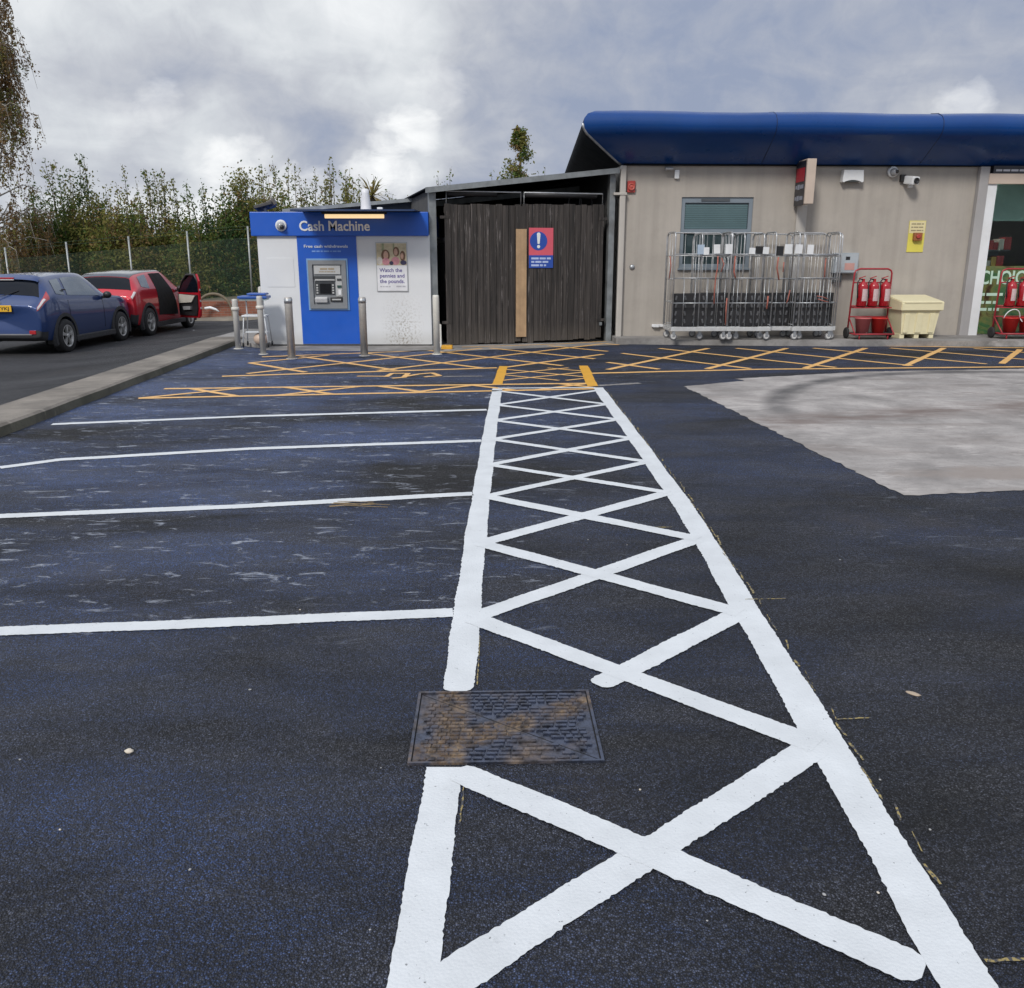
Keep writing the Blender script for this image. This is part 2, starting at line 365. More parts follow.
# kerb strip: upstand facing the bays, wide concrete top
kb = MB(); NS = 60
def kerbpt(i, k):
    y = -12 + 29.2 * i / NS; x = kx(y); j = math.sin(y * 3.7) * .008 + math.sin(y * 9.1) * .004
    prof = [(.02, -.05), (.0 + j, .085), (-.03 + j, .105), (-.62, .09), (-.66, -.35)][k]
    return (x + prof[0], y, prof[1])
V = [[kb.b.verts.new(kerbpt(i, k)) for k in range(5)] for i in range(NS + 1)]
for i in range(NS):
    for k in range(4): kb.b.faces.new((V[i][k], V[i + 1][k], V[i + 1][k + 1], V[i][k + 1])).material_index = 1 if k == 0 else 0
kb.b.faces.new(V[0]); kb.b.faces.new(V[-1])
structure(kb.build('kerb', [conc_kerb, concrete('mossy kerb face', (.10, .095, .07), (.035, .04, .025))]))
# concrete island the kerb runs into, beside and in front of the kiosk
ia = MB(); ia.prism([(-5.9, 17.18), (-4.5, 15.9), (-4.5, 19.5), (-5.9, 19.5)], .09, 'Z', -.02); structure(ia.build('island_paving', conc_path))
ap = MB(); ap.face([(-4.5, 15.55, .004), (-1.2, 15.35, .004), (2.2, 16.6, .004), (2.2, 18.2, .004), (-4.5, 18.2, .004)]); structure(ap.build('apron_paving', conc_path))
# footway along the shop front
FA = R(2.0); FO = Vector((2.06, 17.3, 0)); FX = Vector((math.cos(FA), math.sin(FA), 0)); FN = Vector((math.sin(FA), -math.cos(FA), 0))
def fw(s, out, z): return FO + FX * s + FN * out + Vector((0, 0, z))
def fs(u, v, out=0.0):
    d = ray(u, v); o = Vector((0, 0, CAMH)); p0 = FO + FN * out
    t = (p0 - o).dot(FN) / d.dot(FN); p = o + d * t
    return ((p - FO).dot(FX), p.z)
pv = MB()
kl = [fw(-.1, .55, 0), fw(1.4, .85, 0), fw(4, 1.15, 0), fw(8, 1.35, 0), fw(40, 1.4, 0)]
pv.prism([(p.x, p.y) for p in kl] + [(fw(40, -2, 0).x, fw(40, -2, 0).y), (fw(-.1, -.3, 0).x, fw(-.1, -.3, 0).y)], .155, 'Z', -.05)
structure(pv.build('footway', conc_path))
# concrete slab of the forecourt
sl = MB(); P = [at(684, 386.5), at(740, 414.5), at(780, 434.5), at(840, 464), at(903, 496), (3.9, 6.0), (12, 6.7), (28, 8), (28, 13.3), at(1024, 369), at(860, 372), at(735, 379), at(745, 381)]
pts = []
for a, b in zip(P, P[1:] + P[:1]):
    n = max(1, int(math.dist(a, b) / .06))
    for i in range(min(n, 120)):
        t = i / min(n, 120); pts.append((a[0] + (b[0] - a[0]) * t + random.uniform(-.018, .018), a[1] + (b[1] - a[1]) * t + random.uniform(-.018, .018), .004))
sl.face(pts); structure(sl.build('concrete_slab', conc_slab))
# ------------------------------------------------------------------ painted markings
def paint(name, col, wear, scale=70, thr=.66):
    m, nt, bs = new_mat(name); co = coords(nt)
    c = mixc(nt, ramp(nt, noise(nt, co, 5, 5, .6), [(.3, 0.0), (.7, 1.0)]), tuple(x * .86 for x in col), col)
    w = math_(nt, 'MULTIPLY', ramp(nt, noise(nt, co, scale, 4, .6), [(thr, 0.0), (thr + .05, 1.0)]), wear)
    w2 = math_(nt, 'MULTIPLY', ramp(nt, noise(nt, co, 9, 8, .75), [(.62, 0.0), (.76, 1.0)]), wear * .6)
    c = mixc(nt, w, c, (.05, .05, .055)); c = mixc(nt, w2, c, tuple(x * .45 + .02 for x in col))
    nt.links.new(c, bs.inputs['Base Color']); bs.inputs['Roughness'].default_value = .55
    v = voro(nt, co, 105)
    bump(nt, bs, math_(nt, 'ADD', math_(nt, 'MULTIPLY', v, -.6), noise(nt, co, 30, 4)), .3, .005)
    return m
wpaint = paint('white line paint', (.64, .67, .69), .7, 75, .67)
ypaint = paint('yellow line paint', (.78, .46, .16), .6, 40, .60)
ypaint2 = paint('fresh yellow paint', (.70, .36, .03), .5, 60, .62)
oldpaint = paint('worn grey paint', (.26, .25, .24), 1, 30, .5)
chalk = paint('yellow chalk', (.32, .25, .09), 1.0, 60, .47)
def strip(mb, pts, w, z, jit=.003, seg=.012, round_ends=False):
    """ragged painted line"""
    L = []
    for a, b in zip(pts, pts[1:]):
        n = max(1, int(math.dist(a, b) / seg))
        for i in range(n): L.append((a[0] + (b[0] - a[0]) * i / n, a[1] + (b[1] - a[1]) * i / n))
    L.append(pts[-1]); N = len(L); prev = None; ph = random.uniform(0, 9)
    for i, p in enumerate(L):
        k_ = 3 if N > 7 else 1
        a = L[max(0, i - k_)]; b = L[min(N - 1, i + k_)]; dx, dy = b[0] - a[0], b[1] - a[1]; l = math.hypot(dx, dy) or 1
        nx, ny = -dy / l, dx / l; t = i * seg
        jl = random.gauss(0, jit * .55) + w * .022 * math.sin(t * 5.1 + ph) + w * .015 * math.sin(t * 13 + 2 * ph); jr = random.gauss(0, jit * .55) + w * .022 * math.sin(t * 4.3 + 3 * ph) + w * .015 * math.sin(t * 11.7 + ph); hw = w / 2
        if round_ends:
            e = min(i, N - 1 - i) * seg
            if e < hw * .8: hw *= .45 + .55 * math.sqrt(max(0, 1 - (1 - e / (hw * .8)) ** 2))
        q = (mb.b.verts.new((p[0] + nx * (hw + jl), p[1] + ny * (hw + jl), z)), mb.b.verts.new((p[0] - nx * (hw + jr), p[1] - ny * (hw + jr), z)))
        if prev: mb.b.faces.new((prev[0], prev[1], q[1], q[0]))
        prev = q
wk = MB()
XL, XR = -.215, 1.055
strip(wk, [(-.225, 1.2), (-.22, 2.49)], .118, .0040); strip(wk, [(-.205, 3.0), (-.215, 5), (-.21, 8), (-.185, 10.95)], .125, .0040, round_ends=True)
strip(wk, [(1.03, 1.25), (1.038, 1.7), (1.072, 2.7), (1.098, 3.8), (1.14, 5.3), (1.13, 7.6), (1.09, 11.0)], .132, .0040)
YL = [1.60, 2.47, 3.70, 4.78, 5.80, 6.75, 7.75, 8.70, 9.65, 10.7]; YR = [1.68, 2.62, 3.76, 4.86, 5.9, 6.85, 7.8, 8.75, 9.7, 10.75]
def xrail(y): return float(np.interp(y, [1.25, 1.7, 2.7, 3.8, 5.3, 7.6, 11], [1.03, 1.038, 1.072, 1.098, 1.14, 1.13, 1.09])) - .035
for i in range(9):
    a, b = (-.18, YL[i]), (xrail(YR[i + 1]), YR[i + 1]); c, d = (-.18, YL[i + 1]), (xrail(YR[i]), YR[i])
    w = .108 if i < 4 else .085
    if i == 0: d = (.955, 1.655)
    if i == 1: a = (.29, 3.07); a = (.33, 3.05)
    strip(wk, [a, b], w, .0046, round_ends=(i < 2)); strip(wk, [c, d], w, .0052, round_ends=(i == 0))
strip(wk, [(-.18, 10.93), (1.06, 10.98)], .07, .0058)
structure(wk.build('walkway_marking', wpaint))
def ext(a, b, k): return (a[0] + (b[0] - a[0]) * k, a[1] + (b[1] - a[1]) * k)
for bl in ([at(449, 613), at(200, 624), at(0, 632), ext(at(449, 613), at(0, 632), 1.9)],
           [at(470, 494), at(235, 507), at(0, 516.5), ext(at(470, 494), at(0, 516.5), 1.3)],
           [at(480, 441), at(250, 449), at(60, 460), at(0, 468)], [at(490, 410), at(250, 416.5), at(52, 424.5)]):
    mb = MB(); bl[0] = (-.275, bl[0][1]); strip(mb, bl, .10, .0040); structure(mb.build('bay_line', wpaint))
# yellow keep-clear hatching
def clip(poly, p, d):
    """clip the infinite line p + t d to a convex polygon"""
    t0, t1 = -1e9, 1e9
    n = len(poly)
    for i in range(n):
        a, b = poly[i], poly[(i + 1) % n]; nx, ny = -(b[1] - a[1]), b[0] - a[0]
        den = nx * d[0] + ny * d[1]; num = nx * (a[0] - p[0]) + ny * (a[1] - p[1])
        if abs(den) < 1e-9:
            if num > 0: return None
        elif den > 0: t0 = max(t0, num / den)
        else: t1 = min(t1, num / den)
    if t1 - t0 < .15: return None
    return [(p[0] + d[0] * t0, p[1] + d[1] * t0), (p[0] + d[0] * t1, p[1] + d[1] * t1)]
def hatch(poly, step, d1, d2, w, edges, mat=ypaint, x_off=0.0):
    mb = MB(); z = .0046
    for i in edges: strip(mb, [poly[i], poly[(i + 1) % len(poly)]], w, .0040, .004, .04)
    for d in (d1, d2):
        k = -40
        while k < 40:
            s = clip(poly, (poly[0][0] + x_off + k * step, poly[0][1]), d)
            if s: strip(mb, s, w * .9, z, .004, .04)
            k += 1
        z += .0006
    return structure(mb.build('hatch_marking', mat))
A = [at(139, 398.5), at(460, 392.5), at(594, 387.5), at(590, 383), at(460, 383.5), at(164, 389.5)]
A = [at(139, 398.5), at(594, 389), at(588, 383.5), at(164, 389)]
hatch(A, 1.3, (1.0, .85), (1.0, -.8), .095, (0, 2))
B = [at(222, 376.5), at(497, 368), at(583, 366), at(625, 341.5), at(444, 350), at(262, 357)]
hatch(B, 1.5, (1.0, 1.1), (1.0, -1.0), .105, (0, 4))
hatch([at(499, 381), at(588, 380.5), at(584, 368), at(503, 368.5)], .85, (1, .75), (1, -.75), .065, ())
Cc = [at(590, 373.5), at(760, 369.5), at(1024, 367), (16, 13.6), (16, 16.1), at(1024, 348), at(790, 345), at(640, 342)]
hatch(Cc, 1.42, (.60, .86), (.62, -.80), .11, (0, 1, 2, 4, 5, 6))
mb = MB(); strip(mb, [at(497.5, 384.5), at(503.5, 366.5)], .13, .0062, .004); structure(mb.build('hatch_marking', ypaint2))
mb = MB(); strip(mb, [at(592.5, 386.5), at(583.5, 366)], .14, .0062, .004); structure(mb.build('hatch_marking', ypaint2))
mb = MB()
strip(mb, [at(357, 376.3), at(388, 376.5)], .07, .0040, .004); strip(mb, [at(386, 377), at(392, 373.6), at(408, 373.6), at(404, 377.5), at(392, 378.5)], .075, .0046, .004)
strip(mb, [at(404, 377), at(418, 374.5), at(432, 373.2), at(440, 376), at(424, 377.3)], .075, .0055, .004); structure(mb.build('bay_symbol', ypaint))
mb = MB(); strip(mb, [at(443, 376.7), at(482, 376.4)], .09, .0040, .0040); structure(mb.build('worn_marking', oldpaint))
mb = MB(); strip(mb, [at(596, 386), at(640, 383.3)], .12, .0040, .008); structure(mb.build('worn_marking', oldpaint))
mb = MB(); strip(mb, [at(462, 347.3), at(560, 344.3), at(626, 340.3)], .07, .0062, .004, .04); structure(mb.build('gate_line', ypaint))
mb = MB()       # setting-out chalk along the walkway edge
for i in range(60):
    y = 1.9 + i * .15 + random.uniform(-.06, .06); x = xrail(y) + .035 + .072 + random.uniform(-.005, .02); strip(mb, [(x, y), (x + random.uniform(-.01, .02), y + random.uniform(.06, .22))], random.choice((.004, .006, .009)), .0042, .003, .02)
for (u, v, l) in ((836, 720, .13), (985, 962, .16), (745, 600, .2), (640, 528, .2), (600, 455, .12)):
    x, y = at(u, v); strip(mb, [(x, y), (x + l, y + .01)], .008, .0042, .003, .02)
strip(mb, [(-.150, 2.52), (-.152, 2.2)], .0040, .0042, .002, .02); strip(mb, [(-.135, 3.05), (-.14, 3.5)], .0040, .0042, .002, .02)
structure(mb.build('chalk_marks', chalk))
# ================================================================== MANHOLE COVER
iron, nt, bs = new_mat('wet rusty iron'); co = coords(nt)
n = noise(nt, co, 3.2, 7, .6, .6)
rust = mixc(nt, ramp(nt, noise(nt, co, 16, 6, .7), [(.35, 0.0), (.65, 1.0)]), (.055, .034, .022), (.23, .165, .105))
sp = nt.nodes.new('ShaderNodeSeparateXYZ'); nt.links.new(co, sp.inputs[0])
def band(e, w): return ramp(nt, math_(nt, 'ABSOLUTE', e), [(w * .55, 1.0), (w, 0.0)])
b1 = band(math_(nt, 'SUBTRACT', sp.outputs[1], math_(nt, 'ADD', -.02, math_(nt, 'MULTIPLY', sp.outputs[0], .55))), .085)   # old line ground off along the diagonal
b2 = band(math_(nt, 'SUBTRACT', sp.outputs[0], -.19), .075)
b = math_(nt, 'MULTIPLY', math_(nt, 'MAXIMUM', b1, b2), ramp(nt, n, [(.30, 0.0), (.46, 1.0)]))
fg = ramp(nt, noise(nt, co, 34, 7, .72), [(.36, 0.0), (.56, 1.0)]); b = math_(nt, 'MULTIPLY', b, math_(nt, 'ADD', .35, math_(nt, 'MULTIPLY', fg, .65)))
b = math_(nt, 'MAXIMUM', b, math_(nt, 'MULTIPLY', ramp(nt, n, [(.50, 0.0), (.66, 1.0)]), .75))
ic = mixc(nt, b, (.080, .095, .140), rust); ic = mixc(nt, math_(nt, 'MULTIPLY', ramp(nt, noise(nt, co, 22, 8, .75), [(.46, 0.0), (.62, 1.0)]), .8), ic, (.014, .013, .014)); nt.links.new(ic, bs.inputs['Base Color'])
nt.links.new(ramp(nt, b, [(0.0, .25), (1.0, .8)]), bs.inputs['Roughness']); nt.links.new(ramp(nt, b, [(0.0, .65), (1.0, 0.0)]), bs.inputs['Metallic'])
bump(nt, bs, noise(nt, co, 60, 4), .4, .004)
MATS['iron'] = iron
mc = E_('manhole_cover', 'rusty rectangular cast iron manhole cover set in the tarmac, breaking the left walkway line', 'manhole cover', (-.025, 2.755, 0), R(1.5))
MW, MD = .645, .485; rc_ = random.Random(5)
fr = MB(); t = .010
for (x0, x1, y0, y1) in ((-MW / 2, MW / 2, -MD / 2, -MD / 2 + t), (-MW / 2, MW / 2, MD / 2 - t, MD / 2), (-MW / 2, -MW / 2 + t, -MD / 2 + t, MD / 2 - t), (MW / 2 - t, MW / 2, -MD / 2 + t, MD / 2 - t)):
    fr.span(x0, x1, y0, y1, -.03, .009)
fr.build('frame', iron, mc); MB().span(-MW / 2 + .002, MW / 2 - .002, -MD / 2 + .002, MD / 2 - .002, -.032, .0012).build('bed', M('packed grit', (.012, .012, .013), .9, 0, .3, 40), mc)
hw, hd = MW / 2 - t - .004, MD / 2 - t - .004
for sgn in (1, -1):                       # two triangular leaves meeting on the diagonal
    mb = MB(); g = .003
    tri = [(-hw, hd - g), (-hw, -hd), (hw - g, -hd)] if sgn > 0 else [(hw, -hd + g), (hw, hd), (-hw + g, hd)]
    mb.prism(tri, .0325, 'Z', -.03)
    for j in range(18):
        y = -hd + .016 + j * (2 * hd - .032) / 17; x = -hw + .02 + (j % 2) * .012
        while x < hw - .02:
            edge = x < -hw + .10 or x > hw - .10
            w_, d_ = (.024, .017) if edge else (rc_.uniform(.025, .06), .0145)
            if (-((x + w_ / 2) / hw + y / hd)) * sgn > .10 and rc_.random() > .05 and x + w_ < hw - .006:
                mb.box((x + w_ / 2, y + rc_.uniform(-.002, .002), .0045), (w_, d_, .009), rot=(rc_.uniform(-.05, .05), rc_.uniform(-.03, .03), rc_.uniform(-.06, .06)), bev=.0025)
            x += w_ + .006
    mb.build('cover_leaf', iron, mc)
# ================================================================== SHOP BUILDING
clad = M('grey beige cladding', (.405, .372, .332), .7, 0, .07, 1.2, streak=(.30, 5), dirt=((.25, .228, .20), .35))
pal = M('pale painted steel', (.47, .445, .41), .5, 0, .05, 3, streak=(.2, 8))
bluec = M('blue gloss fascia', (.003, .046, .20), .32, 0, .10, .8, coat=.12, dirt=((.008, .05, .17), .5), spec=.3)
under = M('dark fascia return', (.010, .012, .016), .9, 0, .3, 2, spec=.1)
wframe = M('grey window frame', (.20, .24, .28), .4, 0, .08, 3)
glass = M('dark window glass', (.012, .016, .022), .06, 0, .2, 2, spec=.8)
cream = M('cream timber trim', (.52, .43, .36), .55, 0, .08, 3)
signdark = M('dark sign face', (.022, .022, .03), .4, 0, .1, 4)
shop = E_('shop_building', 'low beige shop building with a deep blue curved roof fascia behind the trolley cages', 'building', fw(0, 0, 0), FA)
HW = 3.45; WT = .22; LEN = 26.0
def S2(u, v, out=0.0): return fs(u, v, out)
wx0, wz1 = S2(682, 197); wx1, wz0 = S2(749, 268)
dx0 = S2(965.5, 330)[0]; dz1 = S2(1000, 174)[1]; dx1 = dx0 + 3.4
pz = .1
w = MB()
for (x0, x1, z0, z1) in ((0, wx0, -.2, HW), (wx0, wx1, -.2, wz0), (wx0, wx1, wz1, HW), (wx1, dx0, -.2, HW), (dx0, dx1, dz1, HW), (dx1, LEN, -.2, HW)):
    w.span(x0, x1, 0, WT, z0, z1)
w.span(0, WT, WT, 9, -.2, HW); w.span(LEN - WT, LEN, WT, 9, -.2, HW); w.span(WT, LEN - WT, 9 - WT, 9, -.2, HW)
w.build('wall', clad, shop)
MB().span(WT, LEN - WT, WT, 9 - WT, -.1, .102).build('interior_floor', M('vinyl floor', (.35, .34, .32), .4), shop)
# roof deck and blue curved fascia wrapped round the corner
prof = [(.02, 3.30), (.12, 3.345), (.5, 3.58), (.76, 3.745), (.82, 3.82), (.84, 3.90), (.82, 3.99), (.75, 4.075), (.6, 4.14), (.3, 4.18), (-.25, 4.19)]
zt = S2(700, 165)[1]
dzp = zt - 3.30
f = MB()
N = 40
def fas(i, k):
    o, z = prof[k]; s = -o + (LEN + o) * (i / N) ** 1.0
    return (s if i else -o, -o, z + dzp - .012 * (i / N) * 5 + .012 * math.sin(i * 1.3) * (k > 3))
V = [[f.b.verts.new(fas(i, k)) for k in range(len(prof))] for i in range(N + 1)]
for i in range(N):
    for k in range(len(prof) - 1): f._tag([f.b.faces.new((V[i][k], V[i + 1][k], V[i + 1][k + 1], V[i][k + 1]))], True)
f.build('fascia', bluec, shop)
jm = M('fascia joint', (.004, .012, .05), .6)
for sx in (2.6, 5.6, 8.6, 11.6):
    mb = MB(); mb.tube([(sx, -o - .001, z + dzp - .012 * sx / LEN * 5 * 1.0 + .0) for o, z in prof[:-1]], .006, 4); mb.build('panel_joint', jm, shop)
f = MB()
V = []
for j in range(13):
    V.append([f.b.verts.new((-o + .06 * ((9.5 + o) * j / 12), -o + (9.5 + o) * j / 12 if j else -o, z + dzp)) for o, z in prof])
for j in range(12):
    for k in range(len(prof) - 1): f._tag([f.b.faces.new((V[j][k], V[j + 1][k], V[j + 1][k + 1], V[j][k + 1]))], True)
f.build('side_fascia', under, shop)
mb = MB(); mb.tube([(-o - .012, -o - .012, z + dzp) for o, z in prof[:6]], .022, 6); mb.build('corner_trim', galv, shop)
MB().span(.2, LEN, .2, 9.4, 4.0 + dzp, 4.175 + dzp).build('roof', under, shop)
MB().span(.02, LEN, -.06, .3, 3.285 + dzp, 3.32 + dzp).build('soffit', under, shop)
# pilaster, downpipe, pillar by the door
px0 = S2(793, 250)[0]; px1 = S2(803, 250)[0]
MB().span(px0, px1, -.05, -.002, pz, 3.28 + dzp, .008).build('pilaster', pal, shop)
q0 = S2(956.5, 330)[0]; MB().span(q0, dx0 - .003, -.12, -.002, pz, 3.28 + dzp, .01).build('pillar', M('grey pillar', (.36, .35, .35), .6, 0, .06, 2, streak=(.25, 5)), shop)
dp = MB(); dxp = S2(620, 260)[0]; dp.span(dxp - .055, dxp + .055, -.11, -.005, .06, 3.28 + dzp, .02); dpo = dp.build('downpipe', pal, shop)
MB().span(-.16, dxp + .075, -.125, -.004, S2(620, 194)[1] - .025, S2(620, 194)[1] + .02, .006).build('bracket', pal, dpo)
# office window
wf = MB(); fwid = .075
zm = S2(715, 231)[1]
for (x0, x1, z0, z1) in ((wx0, wx0 + fwid, wz0, wz1), (wx1 - fwid, wx1, wz0, wz1), (wx0 + fwid, wx1 - fwid, wz1 - .1, wz1), (wx0 + fwid, wx1 - fwid, wz0, wz0 + fwid), (wx0 + fwid, wx1 - fwid, zm - .035, zm + .035)):
    wf.span(x0, x1, .03, .12, z0, z1)
win = wf.build('window', wframe, shop)
MB().span(wx0 + .03, wx1 - .03, .07, .08, wz0 + .03, wz1 - .03).build('pane', M('clear glass', (.03, .05, .055), .05, 0, .1, 2, spec=.6), win)
bl = MB(); z = zm + .06
while z < wz1 - .12: bl.box(((wx0 + wx1) / 2, .062, z), (wx1 - wx0 - 2 * fwid - .02, .003, .03), rot=(R(25), 0, 0)); z += .034
bl.build('blind', M('pale teal blind', (.17, .27, .29), .5, 0, .1, 2), win)
MB().span(wx0 + .38, wx1 - .45, .015, .029, wz1 - .075, wz1 - .03).build('trickle_vent', M('vent grey', (.08, .09, .1), .5), win)
MB().span(wx0 - .02, wx1 + .02, -.05, .025, wz0 - .04, wz0 - .002, .006).build('window_sill', wframe, win)
MB().span(wx0, wx1, .5, .52, wz0 - .3, wz1).build('window_back', M('dim office', (.05, .05, .055), .9), win)
# shop door and header
dr = MB(); dwid = .18
dr.span(dx0, dx0 + dwid, -.10, .14, pz, dz1); dr.span(dx1 - dwid, dx1, .02, .14, pz, dz1); dr.span(dx0 + dwid, dx1 - dwid, .02, .14, dz1 - .06, dz1); dr.span(dx0 + 1.7, dx0 + 1.78, .03, .13, pz, dz1 - .06)
door = dr.build('shop_front', white, shop)
gl, nt, bs = new_mat('shop glass'); bs.inputs['Base Color'].default_value = (.8, .9, .88, 1); bs.inputs['Roughness'].default_value = .03
bs.inputs['Transmission Weight'].default_value = 1; bs.inputs['IOR'].default_value = 1.2; MATS['shopglass'] = gl
MB().span(dx0 + dwid - .01, dx1 - dwid + .01, .075, .081, pz, dz1 - .05).build('pane', gl, door)
# printed film on the lower part of the shop front
film, nt, bs = new_mat('printed window film'); co = coords(nt)
n1 = noise(nt, co, 2.2, 4, .6, .5); n2 = noise(nt, co, 1.4, 3, .5)
c = ramp(nt, n1, [(.3, (.012, .045, .02)), (.43, (.045, .12, .045)), (.53, (.14, .15, .05)), (.62, (.05, .03, .016)), (.75, (.012, .02, .014))])
nt.links.new(c, bs.inputs['Base Color']); bs.inputs['Roughness'].default_value = .25; MATS['film'] = film
fz1 = S2(1000, 266)[1]
MB().span(dx0 + dwid + .02, dx1 - dwid - .02, .066, .0735, pz + .02, fz1).build('window_film', film, door)
wtext = M('white lettering', (.74, .77, .76), .4, 0, .03)
pgreen = M('pale green lettering', (.50, .68, .55), .4, 0, .05)
tx, tz = S2(981, 284); text_obj('CHOICE', .36, pgreen, 'lettering', door, (tx, .062, tz), .004, width=1.04)
wb = MB()
for k, (v, wd) in enumerate(((296, .55), (304, .4), (311, .5))):
    x, z = S2(979, v); wordbars(wb, x, x + wd, z, .055, .064, 40 + k)
wb.build('small_print', pgreen, door)
hx = S2(986, 175)[0]
MB().span(hx, LEN * .6, -.135, -.01, S2(1000, 184.5)[1], S2(1000, 174)[1] - .004, .006).build('door_header', cream, shop)
MB().span(hx + .06, LEN * .6, -.135, -.01, S2(1000, 174)[1], S2(1000, 166.5)[1]).build('header_panel', signdark, shop)
hb = MB(); wordbars(hb, S2(992, 171)[0], S2(1024, 171)[0] + 1.5, S2(1000, 172)[1], .036, -.137, 5); hb.build('header_lettering', M('dim lettering', (.42, .43, .47), .5), shop)
# what shows through the shop front
shelf_m = M('shelf grey', (.10, .105, .11), .5); 
def shelf_unit(x, y, lab):
    u = E_('shelf_unit', lab, 'shelf', fw(x, -y, pz), FA, 'display shelves inside the shop')
    mb = MB(); mb.span(-.6, .6, .2, .23, 0, 1.7)
    for k in range(5): mb.span(-.6, .6, -.2, .2, .1 + k * .38, .125 + k * .38)
    mb.build('rack', shelf_m, u)
    cols = [M('pack ' + n, c, .4) for n, c in (('blue', (.03, .09, .3)), ('ochre', (.4, .25, .05)), ('red', (.35, .03, .03)), ('green', (.05, .2, .06)), ('ivory', (.5, .48, .42)))]
    for k in range(5):
        xx = -.57
        while xx < .5:
            wd = random.uniform(.08, .2); MB().span(xx, xx + wd - .01, -.15, .1, .127 + k * .38, .127 + k * .38 + random.uniform(.14, .28), .01).build('packet', random.choice(cols), u); xx += wd
    return u
shelf_unit(dx0 + .9, 1.6, 'packed shop shelf seen through the glass behind the word on the window')
MB().span(dx0 + .1, dx1, .75, .8, 2.3, 2.98).build('bulkhead', M('mint bulkhead', (.34, .50, .44), .7), shop)
for i, (xx, yy) in enumerate(((dx0 + .55, 1.2), (dx0 + .5, 3.2))):
    t = E_('ceiling_lamp', ('bright tube lamp nearest the glass under the shop ceiling', 'bright tube lamp deeper inside the shop ceiling')[i], 'ceiling light', fw(xx, -yy, 2.9 + .0), FA, 'shop ceiling lamps')
    MB().span(-.08, .08, -.5, .5, .03, .09).build('housing', white, t)
    em, nt, bs = new_mat('lamp tube glow'); bs.inputs['Emission Color'].default_value = (1, .97, .9, 1); bs.inputs['Emission Strength'].default_value = 26
    mb = MB(); mb.tube([(0, -.48, .0), (0, .48, .0)], .028, 8); mb.build('tube', em, t)
MB().span(WT, LEN - WT, WT, 9 - WT, 3.02, 3.05).build('interior_ceiling', M('shop ceiling', (.3, .42, .38), .8), shop)
# ---- fixtures on the wall
def fix(name, lab, cat, u, v, out=0.0, group=None):
    s, z = fs(u, v, out); return E_(name, lab, cat, fw(s, out, z), FA, group)
redp = M('red plastic', (.42, .05, .04), .35, 0, .1, 6, coat=.2)
t = fix('alarm_sounder', 'round red alarm sounder on a red base high beside the downpipe', 'alarm', 631, 187)
MB().span(-.075, .075, -.05, -.002, -.10, .11, .012).build('base', redp, t)
mb = MB(); mb.lathe([(.07, -.052), (.07, -.075), (.05, -.09), (.045, -.072), (.022, -.072), (.016, -.092)], axis='Y', n=20); mb.build('horn', M('red dull', (.46, .09, .07), .4), t)
t = fix('sensor_box', 'small white sensor box on the wall under the blue fascia', 'sensor', 676.5, 174.5)
MB().span(-.045, .045, -.06, -.002, -.08, .08, .015).build('sensor_box_case', white, t); bpy.data.objects['sensor_box_case'].name = 'case'
t = fix('floodlight', 'tiny silver lamp tucked under the fascia near the window', 'lamp', 669, 168.5, .12)
MB().box((0, 0, 0), (.15, .08, .05), rot=(R(20), 0, 0), bev=.012).build('head', galv, t); MB().span(-.02, .02, .02, .118, -.008, .02).build('arm', galv, t)
t = fix('wall_valve', 'small round pale wall cap low between downpipe and cages', 'wall cap', 632, 267)
mb = MB(); mb.lathe([(.05, -.002), (.05, -.02), (.032, -.035), (.012, -.04)], axis='Y', n=18); mb.build('cap', galv, t)
t = fix('wall_bracket', 'small white bracket low on the beige wall left of the cages', 'bracket', 658, 325.5)
MB().span(-.13, .1, -.06, -.002, -.025, .025, .01).build('plate', white, t); MB().box((-.05, -.075, 0), (.12, .03, .06), bev=.012).build('clip', white, t)
t = fix('wall_light', 'white bulkhead wall light under the fascia right of the hanging sign', 'wall light', 850.5, 176.5)
mb = MB(); pr = [(-.185, .105), (.185, .105), (.20, -.10), (.17, -.115)] + [(.15 - .30 * k / 10, -.10 + .03 * math.sin(math.pi * k / 10)) for k in range(11)] + [(-.17, -.115), (-.20, -.10)]
mb.prism(pr, -.14, 'Y', -.002); mb.build('housing', white, t)
mb = MB(); mb.prism([(.13 - .26 * k / 10, -.101 + .026 * math.sin(math.pi * k / 10)) for k in range(11)], -.128, 'Y', -.006); mb.build('lens', M('lens dark', (.05, .06, .06), .2), t)
t = fix('security_camera', 'white dome security camera under the fascia', 'security camera', 892, 172)
mb = MB(); mb.lathe([(.10, -.002), (.10, -.05), (.085, -.07)], axis='Y', n=22); mb.build('base', white, t)
mb = MB(); mb.ball((.0, -.085, -.01), .072, 16); mb.build('dome', M('camera dome', (.30, .31, .33), .12), t)
mb = MB(); mb.ball((.03, -.14, -.005), .035, 12); mb.build('eye', blackp, t)
t = fix('security_camera', 'white bullet security camera on a black arm right of the dome camera', 'security camera', 906, 181)
MB().box((-.085, -.04, .045), (.1, .075, .13), bev=.015).build('mount', blackp, t)
mb = MB(); mb.box((.03, -.16, .0), (.16, .26, .15), rot=(R(8), 0, R(14)), bev=.025); mb.build('body', white, t)
mb = MB(); mb.lathe([(.055, 0), (.055, -.02), (.045, -.02), (.04, -.005), (.006, -.004)], axis='Y', n=18); o = mb.build('lens', blackp, t, loc=(.06, -.292, -.02), rz=R(14))
MB().box((.03, -.13, -.105), (.07, .08, .05), bev=.01).build('junction', white, t)
t = fix('emergency_notice', 'yellow notice with a brown call button box on the beige wall above the grit bin', 'notice', 916, 236.5)
